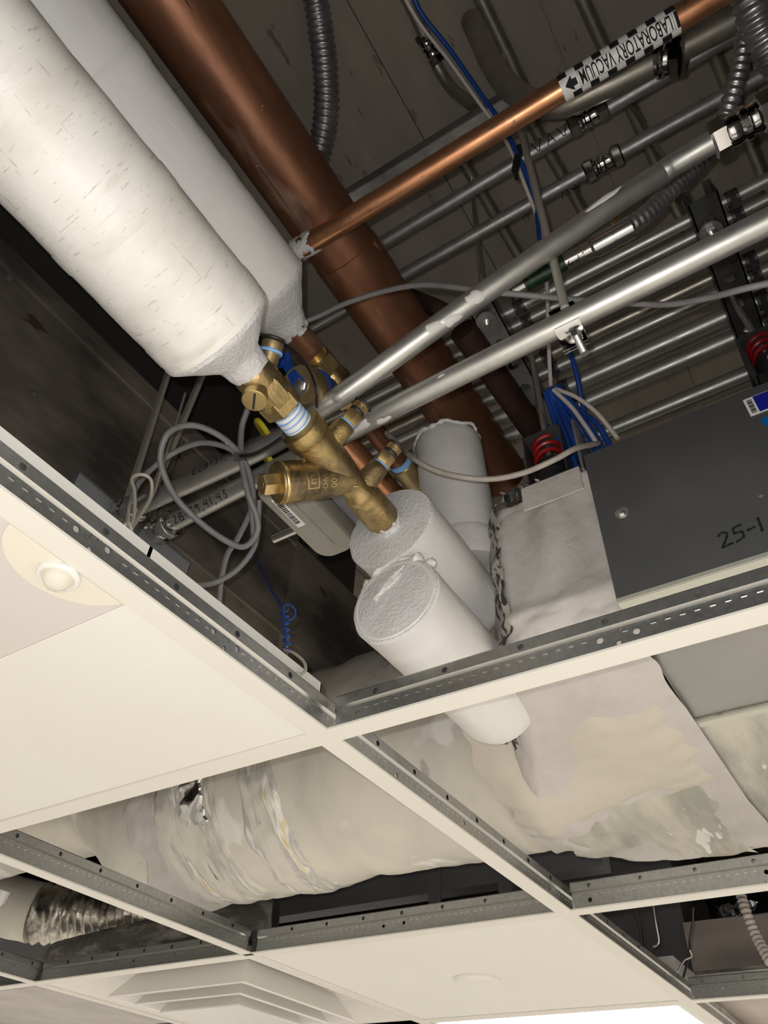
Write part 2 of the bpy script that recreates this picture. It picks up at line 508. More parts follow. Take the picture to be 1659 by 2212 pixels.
def tee(name, p0, axis, length, label, group, hole0, webholes=(), rivets=True):
    """inverted tee: white cap, pressed steel web with stitches, hollow bulb with punched holes"""
    ax = V(axis)
    nn = Vector((-ax.y, ax.x, 0))
    p0 = V(p0)
    P = lambda s, n, z: p0 + ax * s + nn * n + Vector((0, 0, z))
    t = thing(name, p0, label, 'ceiling tee', group)
    c = MB()
    prof = [(-.012, .0022), (-.012, 0), (.012, 0), (.012, .0022), (.0112, .0022), (.0112, .0010), (-.0112, .0010), (-.0112, .0022)]
    for s in (0, length):
        for n_, z in prof:
            c.v.append(P(s, n_, z))
    for k in range(8):
        j = (k + 1) % 8
        c.f.append((k, j, 8 + j, 8 + k))
    c.f.append((0, 1, 2, 3, 4, 5, 6, 7))
    c.f.append((8, 9, 10, 11, 12, 13, 14, 15))
    c.build('cap', 'painted_metal', t)
    wb = MB()
    for n_ in (-.0006, .0006):
        holed_strip(wb, P, length, .0012, .0265, list(webholes), n_)
    wb.build('web', 'tee_steel', t)
    bl = MB()
    hs = []
    bv = MB()
    s = hole0
    while s < length - .01:
        if s > .012:
            hs.append((s, .0335, .0031))
        s += .0775
    for n_ in (-.0036, .0036):
        holed_strip(bl, P, length, .0285, .0395, hs, n_)
        sg = 1 if n_ > 0 else -1
        bv.poly([P(0, sg * .0006, .0262), P(length, sg * .0006, .0262), P(length, n_, .0285), P(0, n_, .0285)])
    bl.poly([P(0, -.0036, .0395), P(length, -.0036, .0395), P(length, -.0026, .041), P(0, -.0026, .041)])
    bl.poly([P(0, .0036, .0395), P(length, .0036, .0395), P(length, .0026, .041), P(0, .0026, .041)])
    bl.poly([P(0, -.0026, .041), P(length, -.0026, .041), P(length, .0026, .041), P(0, .0026, .041)])
    bl.poly([P(0, 0, .0284), P(length, 0, .0284), P(length, 0, .0405), P(0, 0, .0405)])      # the folded inner layer
    bl.build('bulb', 'tee_steel', t)
    bv.build('bulb_bevel', 'bright_steel', t)  # brighter steel puts the bevel's highlight line into the colour
    st = MB()
    k = 0
    s = .008
    while s < length - .006:
        for z in (.0215, .0048):
            if not any(abs(s - h[0]) < h[2] + .004 for h in webholes) or z < .01:
                for sg in (-1, 1):
                    st.obox(P(s, sg * .0009, z), ax * .0022, nn * .0005, (0, 0, .0007))
        s += .0118
    stuff(st.build('stitch', 'bright_steel', t))
    return t
def clip_end(t, p, axis, side):
    """the riveted end clip where a cross tee meets a runner"""
    ax = V(axis)
    nn = Vector((-ax.y, ax.x, 0)) * side
    p = V(p)
    m = MB().obox(p + ax * .010 + nn * .0012 + Vector((0, 0, .014)), ax * .011, nn * .0004, (0, 0, .009))
    e = m.build('end_clip', 'bright_steel', t)
    for dx, z in ((.004, .010), (.012, .010), (.010, .018)):
        MB().lathe(p + ax * dx + nn * .0015 + Vector((0, 0, z)), nn, [(0, .0016), (.0006, .0016), (.0010, .0008)], 10).build('rivet', 'bright_steel', e)
MG = None
tA = tee('main_runner', (-.61, 0, 0), (1, 0, 0), 2.44, 'long galvanised main runner of the ceiling grid crossing the whole picture, with twisted hanger wire', None, .0785,
         [(.290, .021, .0031), (.320, .023, .0031), (.306, .013, .0022), (.441, .022, .0031), (.472, .022, .0031), (.457, .014, .0022), (.742, .016, .0031), (.90, .020, .0028), (1.16, .018, .0028), (1.30, .018, .0028), (1.70, .018, .0028)])
tee('main_runner', (.622 - .012, .61, 0), (1, 0, 0), 1.2, 'ceiling tee between the square cone diffuser and the white speaker tile', None, .06)
tD = tee('cross_tee', (.012, .61, 0), (1, 0, 0), .586, 'short galvanised tee crossing under the mastic coated round duct and the foil hose', None, .069 - .0, [])
tE = tee('main_runner', (.0, 1.22, 0), (1, 0, 0), 1.83, 'ceiling tee at the bottom left corner of the picture, left of the cone diffuser', None, .04)
tB = tee('cross_tee', (0, -.622, 0), (0, 1, 0), .61, 'galvanised cross tee in front of the white capped pipe stubs and terminal box', None, .019, [(.306, .018, .0031), (.337, .019, .0031), (.322, .012, .0022), (.583, .016, .0031)])
tB2 = tee('cross_tee', (0, .012, 0), (0, 1, 0), .60, 'white capped cross tee along the edge of the blank white ceiling panel', None, .04)
tC = tee('cross_tee', (.61, -.622, 0), (0, 1, 0), .61, 'galvanised cross tee behind the terminal box, smeared with mastic along its bulb', None, .038, [(.337, .019, .0031), (.583, .015, .0033)])
tC2 = tee('cross_tee', (.61, .012, 0), (0, 1, 0), .586, 'galvanised cross tee along the white tile with the round speaker plate, below the black gap', None, .04, [(.27, .019, .0028), (.31, .018, .0028)])
tC3 = tee('cross_tee', (.61, .622, 0), (0, 1, 0), .586, 'galvanised cross tee under the rough black hose, at the edge of the cone diffuser', None, .04, [(.02, .015, .003), (.30, .018, .0028)])
tC4 = tee('cross_tee', (.61, 1.232, 0), (0, 1, 0), .586, 'stub of cross tee at the left edge of the picture, beyond the black hose', None, .04)
tG = tee('cross_tee', (1.22, -.622, 0), (0, 1, 0), .61, 'far cross tee at the lower right corner, below the paper faced ducts', None, .04, [(.55, .018, .0028)])
tG2 = tee('cross_tee', (1.22, .012, 0), (0, 1, 0), .586, 'cross tee between the white speaker tile and the lit luminaire', None, .04)
tee('cross_tee', (1.22, 1.232, 0), (0, 1, 0), .586, 'far cross tee at the bottom left corner below the dark wall', None, .04)
clip_end(tB, (0, -.012, 0), (0, -1, 0), 1)
clip_end(tC, (.61, -.012, 0), (0, -1, 0), 1)
clip_end(tG, (1.22, -.012, 0), (0, -1, 0), 1)
clip_end(tC3, (.61, .622, 0), (0, 1, 0), -1)
clip_end(tC2, (.61, .598, 0), (0, -1, 0), 1)

# ------------------------------------------------------------------ panels that lie in the grid
def pan(name, x0, x1, y0, y1, label, m, rim=0.0):
    t = thing(name, ((x0 + x1) / 2, (y0 + y1) / 2, .0025), label, 'ceiling panel')
    MB().box((x0, y0, .0025), (x1, y1, .0045)).build('face', m, t)
    rm = MB()
    h = rim or .018
    for lo, hi in (((x0, y0, .0045), (x1, y0 + .0016, h)), ((x0, y1 - .0016, .0045), (x1, y1, h)), ((x0, y0, .0045), (x0 + .0016, y1, h)), ((x1 - .0016, y0, .0045), (x1, y1, h))):
        rm.box(lo, hi)
    rm.build('upstand', 'tile_white', t)
    return t
pan('ceiling_panel', -.250, -.006, .0065, .598, 'blank white metal ceiling panel left of the main runner', 'tile_white', .060)
ps = pan('ceiling_panel', -.600, -.2505, .0065, .598, 'pinkish white ceiling panel at the left edge carrying the motion sensor', 'tile_pinkish', .060)
pan('ceiling_panel', .616, 1.214, .0085, .600, 'white ceiling tile with a round speaker plate near the bottom edge', 'tile_white', .018)
# motion sensor
t = thing('motion_sensor', (-.303, .027, .002), 'round white motion sensor with frosted dome on a cream cover plate', 'sensor')
cc, rr = V((-.306, .004, 0)), .0535
pts = []
for k in range(65):
    a = 2 * math.pi * k / 64
    p = cc + Vector((math.cos(a) * rr, math.sin(a) * rr, 0))
    if p.y >= .0115:
        pts.append(p)
pl = MB()
a0 = [p + Vector((0, 0, .0024)) for p in pts]
a1 = [p + Vector((0, 0, .0010)) for p in pts]
pl.poly(a1)
for i in range(len(pts)):
    j = (i + 1) % len(pts)
    pl.poly([a0[i], a0[j], a1[j], a1[i]])
pl.build('cover_plate', 'cream_plastic', t)
MB().lathe((-.303, .0285, .0010), (0, 0, -1), [(0, .0165), (.003, .0165), (.0048, .0152), (.0052, .0135), (.004, .0118)], 40).build('bezel', 'white_plastic', t)
dm = MB().lathe((-.303, .0285, -.0028), (0, 0, -1), [(0, .0116), (.0030, .0108), (.0062, .0086), (.0085, .0054), (.0096, .002), (.0097, 0)], 40).build('dome', 'lens_plastic', t)
fc = MB()
for k in range(8):
    a = k * math.pi / 4
    d = Vector((math.cos(a), math.sin(a), 0))
    fc.tube([V((-.303, .0285, -.0125 + .0001)) + d * .003, V((-.303, .0285, -.0117)) + d * .0056 , V((-.303, .0285, -.0093)) + d * .0084], .00018, 5)
fc.build('facet_ridge', 'white_plastic', dm)
# speaker plate
t = thing('ceiling_speaker', (.918, .308, .002), 'round flat white speaker plate set in the far ceiling tile', 'speaker')
MB().lathe((.918, .308, .0024), (0, 0, -1), [(0, .043), (.004, .043), (.006, .0415)], 48).build('rim', 'white_plastic', t)
MB().lathe((.918, .308, -.0030), (0, 0, -1), [(0, .0405), (.0022, .0395), (.003, .030), (.0033, 0)], 48).build('cover', 'tile_white', t)
# square cone diffuser
def frustum(mb, c, h0, z0, h1, z1):
    i = len(mb.v)
    for h, z in ((h0, z0), (h1, z1)):
        for sx, sy in ((-1, -1), (1, -1), (1, 1), (-1, 1)):
            mb.v.append(V((c[0] + sx * h, c[1] + sy * h, z)))
    for k in range(4):
        j = (k + 1) % 4
        mb.f.append((i + k, i + j, i + 4 + j, i + 4 + k))
dc = (.915, .915)
t = thing('air_diffuser', (.915, .915, .01), 'white square cone air diffuser with nested louvre rings', 'air diffuser')
o = MB()
frustum(o, dc, .293, .0022, .282, .0022)
frustum(o, dc, .282, .0022, .235, .040)
frustum(o, dc, .235, .040, .10, .045)
o.build('outer_frame', 'diffuser_white', t)
for nm, h, z, up, uz in (('cone_ring', .196, -.010, .160, .038), ('cone_ring', .152, -.018, .120, .034)):
    o = MB()
    frustum(o, dc, h, z, h - .002, z - .0022)
    frustum(o, dc, h - .002, z - .0022, h - .010, z - .001)
    frustum(o, dc, h, z, up, uz)
    frustum(o, dc, h - .010, z - .001, up - .006, uz)
    o.build(nm, 'diffuser_white', t)
o = MB().box((dc[0] - .112, dc[1] - .112, -.030), (dc[0] + .112, dc[1] + .112, -.027))
frustum(o, dc, .112, -.027, .085, .030)
o.build('centre_plate', 'diffuser_white', t)
# lit luminaire
t = thing('ceiling_luminaire', (1.525, .305, .01), 'brightly lit square luminaire glowing at the bottom edge of the picture', 'ceiling light')
o = MB()
frustum(o, (1.525, .305), .292, .0023, .278, .0010)
o.box((1.233, .013, .0030), (1.817, .597, .085))
o.build('housing', 'white_plastic', t)
MB().box((1.247, .027, .0012), (1.803, .583, .0028)).build('lens', 'lamp_lens', t)

# ------------------------------------------------------------------ insulated pipes
def jacket(mb, p0, d, stations, n=56, amp=.0010, sc=22, seed=0.0, step=.008):
    """coated insulation: stations (t, r) along d, hand-trowelled unevenness"""
    p0, d = V(p0), V(d).normalized()
    u, v = frame(d)
    rings = []
    ts = []
    for (ta, ra), (tb, rb) in zip(stations, stations[1:]):
        k = max(1, int(abs(tb - ta) / step))
        for i in range(k):
            ts.append((ta + (tb - ta) * i / k, ra + (rb - ra) * i / k))
    ts.append(stations[-1])
    for t_, r_ in ts:
        c = p0 + d * t_
        rings.append(mb.ring(c, u, v, lambda a: r_ + (amp * (nz(c + (u * math.cos(a) + v * math.sin(a)) * r_, sc, seed) + .5 * nz(c + (u * math.cos(a) + v * math.sin(a)) * r_, sc * 3.1, seed)) if r_ > .006 else 0), n))
    for a, b in zip(rings, rings[1:]):
        mb.bridge(a, b, n)
    mb.f.append(tuple(range(rings[0] + n - 1, rings[0] - 1, -1)))
    mb.f.append(tuple(range(rings[-1], rings[-1] + n)))
    return mb
YF, ZF = -.088, .217
YR, ZR = -.045, .430
X = (1, 0, 0)
t = thing('insulated_pipe', (-.62, YF, ZF), 'nearest thick white insulated pipe, crackled coating, tapering to the brass valve', 'pipe')
jacket(MB(), (-.95, YF, ZF), X, [(0, .056), (.623, .056)], seed=1).build('jacket', 'crackled_mastic', t)
jacket(MB(), (-.327, YF, ZF), X, [(0, .0562), (.004, .0555), (.034, .023), (.050, .0195), (.054, .0185)], amp=.0014, sc=60, seed=2, step=.004).build('tapered_end', 'rough_mastic', t)
for i, xx in enumerate((-.452, -.352)):
    jacket(MB(), (xx, YF, ZF), X, [(0, .0562), (.0016, .0568), (.018, .0566), (.0196, .0561)], seed=1).build('jacket_lap', 'crackled_mastic', t)
t = thing('insulated_pipe', (-.62, YR, ZR), 'second white insulated pipe, between the nearest one and the big copper pipe', 'pipe')
jacket(MB(), (-1.0, YR, ZR), X, [(0, .0575), (.735, .0575)], seed=5).build('jacket', 'white_mastic', t)
jacket(MB(), (-.265, YR, ZR), X, [(0, .0577), (.004, .057), (.046, .026), (.060, .021)], amp=.0014, sc=60, seed=6, step=.004).build('tapered_end', 'rough_mastic', t)
for xx in (-.520, -.395):
    jacket(MB(), (xx, YR, ZR), X, [(0, .0577), (.0016, .0583), (.020, .0581), (.0216, .0576)], seed=5).build('jacket_lap', 'white_mastic', t)
# the lower stubs
t = thing('insulated_pipe', (-.036, YF, ZF), 'upper white insulated stub that the brass strainer screws into', 'pipe')
jacket(MB(), (-.036, YF, ZF), X, [(0, .050), (.004, .0545), (.175, .0545), (.180, .052)], seed=8).build('jacket', 'white_mastic', t)
jacket(MB(), (-.0365, YF, ZF), X, [(-.0012, .016), (-.0010, .034), (0, .046), (.001, .0535), (.004, .0550)], amp=.0011, sc=90, seed=9, step=.002).build('end_face', 'rough_mastic', t)
t = thing('insulated_pipe', (-0.0353, -0.0980, 0.1120), 'lower white insulated stub with a blind trowelled end, just above the cross tee', 'pipe')
P2 = V((-0.0353, -0.0980, 0.1120))
jacket(MB(), P2, X, [(0, .046), (.004, .0505), (.232, .0505), (.244, .047), (.252, .036)], seed=11).build('jacket', 'white_mastic', t)
jacket(MB(), P2, X, [(-.0022, .006), (-.0016, .022), (-.0004, .040), (.0012, .049), (.005, .0511)], amp=.0013, sc=90, seed=12, step=.002).build('end_face', 'rough_mastic', t)
random.seed(3)
rg = MB()
for k in range(5):
    a = 0.9 + k * .05
    pts = [P2 + Vector((-.003, .020 - .008 * i + .003 * math.sin(i * 1.7 + k), .012 + .0065 * i - .010 + .002 * k)) for i in range(5)]
    rope(rg, spline(pts, 4), .0011, 1.3, k, 6, 200)
rg.build('mastic_ridge', 'white_mastic', t)
bl = MB()
rope(bl, spline([P2 + Vector((.006 + .003 * math.sin(k * 2.1), .046 - .092 * k / 8, .030 + .022 * math.sin(math.pi * k / 8))) for k in range(9)], 8), .0055, 1.1, 4, sc=110)
rope(bl, spline([P2 + Vector((.012, -.040 + .01 * k, .040 + .004 * math.sin(k))) for k in range(5)], 6), .0045, 1.2, 9, sc=140)
bl.build('mastic_fillet', 'white_mastic', t)
# riser stub behind
pb, pt_ = V((0.1199, -0.1046, 0.2850)), V((0.0817, -0.1021, 0.4750))
t = thing('insulated_pipe', pb, 'greyish white insulated riser stub, upright beside the end of the big copper pipe', 'pipe')
dv = pt_ - pb
jacket(MB(), pb - dv * .10, dv, [(0, .042), (.004, .0475), (dv.length * 1.10 - .006, .0482), (dv.length * 1.10, .045), (dv.length * 1.10 + .001, .020)], seed=14).build('jacket', 'white_mastic', t)
jacket(MB(), pb - dv * .115, dv, [(0, .0482), (.003, .0492), (.040, .0492), (.043, .0478)], seed=15).build('cut_cuff', 'white_mastic', t)
rg = MB()
u, v = frame(dv)
rope(rg, [pt_ + (u * math.cos(a) + v * math.sin(a)) * (.0470 + .0012 * math.sin(a * 5)) + dv.normalized() * .003 * math.sin(a * 7) for a in [k * math.pi / 40 for k in range(81)]], .0026, .9, 3, sc=140)
rg.build('ragged_rim', 'white_mastic', t)

# ------------------------------------------------------------------ brass valve, strainer
NX = Vector((1, 0, 0))
BR = Vector((-.70, .50, -.50)).normalized()      # strainer leg and the plug of the valve
PT = Vector((0, -.70, .70)).normalized()         # test ports
DZ_ = Vector((0, 0, -1))
def ax(x, y=YF, z=ZF):
    return V((x, y, z))
t = thing('brass_valve', ax(-.285), 'brass ball valve body with round plug, between the nearest insulated pipe and the taped nipple', 'valve')
MB().lathe(ax(-.280), NX, [(0, .017), (.004, .0195), (.012, .0200), (.020, .0188)], 24).build('inlet_collar', 'brass', t)
m = MB()
m.lathe(ax(-.262), NX, [(0, .0185), (.004, .0205), (.020, .0205), (.026, .0195)], 8, math.pi / 8)
m.build('body', 'brass', t)
MB().hexn(ax(-.243), NX, .018, .0205, .3).build('hex_end', 'brass', t)
MB().lathe(ax(-.262), DZ_, [(0, .0105), (.022, .0105), (.0225, .0118), (.030, .0118), (.031, .0110), (.0312, .0035), (.0312, 0)], 28).build('round_plug', 'bright_brass', t)
pp = ax(-.262)
sl = MB().obox(pp + DZ_ * .0312, V((.7, .7, 0)) * .0090, DZ_ * .0004, V((-.7, .7, 0)) * .0010)
sl.build('plug_slot', 'black_iron', t)
W1 = V((-.42, -.50, .72)).normalized()
o = MB().lathe(ax(-.258), W1, [(0, .011), (.018, .011), (.020, .0092), (.030, .0092), (.032, .0105), (.041, .0105), (.043, .0088)], 20)
o.build('side_port', 'dark_brass', t)
MB().lathe(ax(-.258), W1, [(.0305, .0112), (.0325, .0116), (.0335, .0110)], 20).build('tape_wrap', 'teflon_blue', t)
MB().tube([ax(-.258) + W1 * .044 + (frame(W1)[0] * math.cos(a) + frame(W1)[1] * math.sin(a)) * .0102 for a in [k * math.pi / 9 for k in range(19)]], .0016, 7).build('cord_loop', 'black_rubber', t)
t = thing('taped_nipple', ax(-.215), 'short pipe nipple wrapped in blue and white thread tape', 'pipe')
MB().lathe(ax(-.232), NX, [(0, .0140), (.036, .0140)], 28).build('nipple', 'bright_steel', t)
m = MB()
prof = []
for k in range(12):
    x0 = -.004 + k * .0026
    prof += [(x0, .0146), (x0 + .0009, .0153), (x0 + .0018, .0146)]
m.lathe(ax(-.226), NX, prof, 32)
m.build('thread_tape', 'teflon_white', t)
for k, xx in enumerate((-.222, -.2168, -.2116, -.2064, -.2025)):
    MB().tube([ax(xx + .0010 * math.sin(a + k)) + Vector((0, math.cos(a), math.sin(a))) * .0152 for a in [j * math.pi / 16 for j in range(33)]], .0006, 6).build('tape_edge', 'teflon_blue', t)

t = thing('pipe_strainer', ax(-.13), 'brass Y shaped strainer with hex plug leg, raised 600 WOG lettering and two test ports', 'strainer')
MB().lathe(ax(-.203), NX, [(0, .0165), (.0008, .0195), (.003, .0225), (.010, .0232), (.016, .0228), (.0185, .0216), (.0187, .0206), (.0197, .0206), (.0199, .0218), (.024, .0212),
    (.030, .0202), (.040, .0202), (.058, .0196), (.074, .0180), (.088, .0158), (.095, .0146), (.101, .0154), (.106, .0174), (.109, .0182), (.112, .0178), (.114, .0176), (.118, .0186), (.121, .0190), (.124, .0186), (.128, .0192), (.152, .0196), (.156, .0190), (.158, .0172)], 40).build('body', 'brass', t)
leg0 = ax(-.122)
pb_ = [(0, .0180), (.018, .0200), (.040, .0206), (.056, .0210), (.0565, .0204), (.0575, .0204), (.058, .0216), (.0745, .0218), (.0775, .0214), (.0782, .0206), (.0795, .0200)]
leg = MB().lathe(leg0, BR, pb_, 40).build('strainer_leg', 'brass', t)
MB().lathe(leg0 + BR * .0735, BR, [(0, .0219), (.0012, .0223), (.0024, .0223), (.0034, .0217)], 40).build('bright_ring', 'bright_brass', t)
hx = MB()
hx.hexn(leg0 + BR * .079, BR, .0165, .0116, .25)
hx.build('hex_plug', 'bright_brass', t)
MB().lathe(leg0 + BR * .0952, BR, [(0, .0052), (.0006, .0052)], 20).build('socket', 'dark_brass', t)
# web between leg and body
wv = MB()
for s in (-1, 1):
    pass
e1 = ax(-.176) + Vector((0, .009, -.009))
m2 = leg0 + BR * .050
side = NX.cross(BR).normalized()
wv.tube(spline([ax(-.178) + V((0, .7, -.7)).normalized() * .0195, ax(-.160) + V((0, .7, -.7)).normalized() * .0195, ax(-.135) + side * -.010 + V((0, .7, -.7)).normalized() * .0165, ax(-.112) + side * -.0155], 5), .0016, 8)
wv.tube(spline([ax(-.178) + V((0, .7, -.7)).normalized() * .0195, ax(-.160) + V((0, .7, -.7)).normalized() * .0195, ax(-.135) + side * .010 + V((0, .7, -.7)).normalized() * .0165, ax(-.112) + side * .0155], 5), .0016, 8)
wv.build('cast_rib', 'bright_brass', t)
# raised lettering
lm = cylmap(leg0, BR, .0205, BR.cross(CAM - leg0))
def letter(text, size, fm, u0, v0, turn, lift=.0005, name='raised_lettering', m='bright_brass', parent=None):
    vs, fs = font(text, size)
    mb = MB()
    for p in vs:
        mb.v.append(V(fm(u0 + p.x * turn[0] + p.y * turn[1], v0 + p.x * turn[2] + p.y * turn[3], lift)))
    mb.f = [tuple(f) for f in fs]
    o = mb.build(name, m, parent)
    return o
sgn = 1 if (lm(0, .001) - lm(0, 0)).dot(DOWN) > 0 else -1
# the words run down the leg's side as the photo shows, tops toward the body
letter('600', .0098, lm, .0290, -.0050 * sgn, (0, -1, sgn, 0), parent=leg)
letter('WOG', .0082, lm, .0385, -.0050 * sgn, (0, -1, sgn, 0), parent=leg)
em = MB()
for (a, b, c_, d_) in ((.042, -.009, .055, -.0078), (.042, .0078, .055, .009), (.042, -.009, .0432, .009), (.0538, -.009, .055, .009), (.0455, -.004, .0515, -.003), (.0455, 0, .0515, .001), (.0455, .004, .0515, .005), (.0503, -.004, .0515, .005)):
    n_ = 6
    em.grid(lambda s, q: lm(a + (c_ - a) * s, b + (d_ - b) * q, .0006), 2, n_)
em.build('cast_emblem', 'bright_brass', leg)
om = cylmap(ax(-.078), NX, .0198, BR)
os_ = 1 if (om(0, .001) - om(0, 0)).dot(RIGHT - DOWN) > 0 else -1
letter('FULL', .0062, om, .006, .001 * os_, (1, 0, 0, os_), lift=.0004, parent=t)
letter('PORT', .0062, om, .006, -.0065 * os_, (1, 0, 0, os_), lift=.0004, parent=t)
for xx, seed in ((-.163, 0), (-.098, 1)):
    b0 = ax(xx)
    port = MB().lathe(b0, PT, [(.004, .0135), (.018, .0125), (.028, .0118), (.036, .0114), (.0375, .0105)], 28).build('test_port', 'brass', t)
    MB().lathe(b0 + PT * .036, PT, [(0, .0080), (.001, .0092), (.0034, .0094), (.0044, .0082)], 24).build('tape_ring', 'teflon_blue', port)
    MB().hexn(b0 + PT * .040, PT, .0135, .0094, .2).build('hex_nut', 'bright_brass', port)
    MB().lathe(b0 + PT * .0535, PT, [(0, .0072), (.0020, .0084), (.0034, .0084), (.0052, .0074)], 24).build('rubber_ring', 'black_rubber', port)
    kn = MB()
    kn.lathe(b0 + PT * .0575, PT, [(0, .0078), (.010, .0080), (.0112, .0070)], 40)
    u_, v_ = frame(PT)
    for k in range(20):
        a = 2 * math.pi * k / 20
        kn.obox(b0 + PT * .0628 + (u_ * math.cos(a) + v_ * math.sin(a)) * .0080, PT * .0045, (u_ * math.cos(a) + v_ * math.sin(a)) * .0003, (u_ * -math.sin(a) + v_ * math.cos(a)) * .0005)
    kn.build('knurled_cap', 'brass', port)
    MB().tube([b0 + PT * .066 + (u_ * math.cos(a) + v_ * math.sin(a)) * .0092 for a in [k * math.pi / 12 for k in range(25)]], .0016, 8).build('cord', 'black_rubber', port)
MB().lathe(ax(-.048), NX, [(0, .0165), (.024, .0160)], 28).build('outlet_nipple', 'teflon_white', t)
sm = MB()
jacket(sm, ax(-.052), NX, [(0, .0175), (.006, .0186), (.012, .0172), (.019, .0180), (.021, .022)], amp=.0022, sc=150, seed=21, step=.0015)
sm.build('mastic_smear', 'rough_mastic', t)

# ------------------------------------------------------------------ rear valve train
def rx(x):
    return V((x, YR, ZR))
t = thing('brass_union', rx(-.19), 'rear brown copper stub and brass union with a mastic smear, below the second insulated pipe', 'pipe fitting')
MB().lathe(rx(-.208), NX, [(0, .0175), (.012, .0178), (.030, .0182), (.036, .0185), (.040, .0190), (.043, .0182)], 28).build('copper_adapter', 'copper_old', t)
jacket(MB(), rx(-.211), NX, [(0, .0185), (.008, .0192), (.014, .0180)], amp=.003, sc=120, seed=23, step=.0015).build('mastic_smear', 'rough_mastic', t)
m = MB()
pr = []
for k in range(5):
    pr += [(k * .0024, .0156), (k * .0024 + .0012, .0168)]
m.lathe(rx(-.166), NX, pr + [(.0125, .0156)], 28)
m.build('thread', 'bright_brass', t)
MB().hexn(rx(-.154), NX, .022, .0215, .2).build('hex_nut', 'brass', t)
MB().lathe(rx(-.133), NX, [(0, .0165), (.004, .0185), (.012, .0215), (.020, .0225), (.028, .0210), (.034, .018), (.038, .0155)], 28).build('ball_body', 'brass', t)
MB().hexn(rx(-.095), NX, .016, .0195, .1).build('hex_end', 'brass', t)
t = thing('copper_tube', rx(-.02), 'dark tarnished copper tube with blue tape, between the conduits and the white stubs', 'pipe')
MB().lathe(rx(-.080), NX, [(0, .0148), (.128, .0148)], 24).build('tube', 'copper_dark', t)
MB().lathe(rx(.042), NX, [(0, .0152), (.001, .0166), (.003, .0160), (.005, .0168), (.008, .0165), (.009, .0152)], 24).build('tape_ring', 'teflon_blue', t)
MB().lathe(rx(.050), NX, [(0, .0168), (.002, .0185), (.040, .0190), (.052, .0200), (.070, .0195), (.085, .017)], 24).build('brass_elbow', 'dark_brass', t)
# quarter turn valve handle
h0, h1 = V((-0.1391, -0.0564, 0.3702)), V((-0.1873, -0.0618, 0.3208))
hd = (h1 - h0).normalized()
t = thing('lever_valve', h1, 'blue lever handle bolted to a round brass bonnet, behind the first valve', 'valve')
hL = (h1 - h0).length
MB().lathe(h0, hd, [(0, .0175), (hL * .35, .0175), (hL * .37, .0205), (hL * .62, .0205), (hL * .64, .0225), (hL * .97, .0225), (hL, .0212)], 36).build('bonnet', 'dark_brass', t)
MB().lathe(h0 + hd * (hL * .40), hd, [(0, .0228), (.006, .0234), (.0072, .0228)], 36).build('blue_collar', 'blue_paint', t)
MB().lathe(h1, hd, [(-.001, .0075), (.002, .0075), (.0028, .006)], 6).build('bolt_head', 'bright_steel', t)
MB().lathe(h1, hd, [(-.001, .0105), (.0012, .0105)], 24).build('washer', 'bright_steel', t)
upv = (V((-0.2105, -0.0504, 0.3547)) - h1)
lv = MB()
sd = hd.cross(upv.normalized()).normalized()
pts = spline([h1 + hd * .001, h1 + upv * .35 + hd * .003, h1 + upv * .75 + hd * .002, h1 + upv + hd * .004], 5)
wd = [.0085 - .0030 * math.sin(min(1, i / 8) * math.pi / 2) + (.0045 if i > 10 else 0) for i in range(len(pts))]
for q, (p, ww) in enumerate(zip(pts, wd)):
    for sg in (-1, 1):
        lv.v += [p + sd * (sg * ww) + hd * .0012, p + sd * (sg * ww) - hd * .0012]
for q in range(len(pts) - 1):
    a, b = q * 4, q * 4 + 4
    for (i, j) in ((0, 2), (2, 3), (3, 1), (1, 0)):
        lv.f.append((a + i, a + j, b + j, b + i))
lv.f += [(0, 1, 3, 2), tuple((len(pts) - 1) * 4 + k for k in (0, 2, 3, 1))]
lv.build('lever', 'blue_paint', t)
for k, (pa, pb2) in enumerate((((-0.1386, 0.0358, 0.3660), (-0.1338, 0.0487, 0.3545)), ((-0.1118, 0.0447, 0.3387), (-0.1143, 0.0599, 0.3319)))):
    pass
tag(MB().lathe((-0.1371, 0.0387, 0.3630), V((-.2, .75, -.6)), [(0, .016), (.004, .017), (.006, .015)], 28).build('valve_cap', 'yellow_paint', loc=(-0.1371, 0.0387, 0.3630)), 'round yellow valve cap glimpsed between conduit and cable coil, just above the zip tie', 'cap')
tag(MB().lathe((-0.1134, 0.0471, 0.3385), V((-.2, .75, -.6)), [(0, .016), (.004, .017), (.006, .015)], 28).build('valve_cap', 'yellow_paint', loc=(-0.1134, 0.0471, 0.3385)), 'second round yellow cap glimpsed below the zip tie, left of the strainer leg', 'cap')
tag(MB().tube([(-0.0099, 0.0171, 0.4600), (0.1328, 0.0116, 0.4600)], .0165, 24).build('copper_pipe', 'copper_new', loc=(-0.0099, 0.0171, 0.4600)), 'short length of bright copper pipe behind the strainer ports', 'pipe')
o = MB().tube(spline([(-0.2163, -0.0416, 0.3899), (-0.2121, -0.0715, 0.3469), (-0.2040, -0.0891, 0.3078), (-0.1924, -0.0923, 0.2859), (-0.1755, -0.0818, 0.2800)], 8), .0014, 7).build('cord', 'black_rubber', loc=(-0.2121, -0.0715, 0.3469))
tag(o, 'thin black cord curving over the blue lever valve', 'cord')

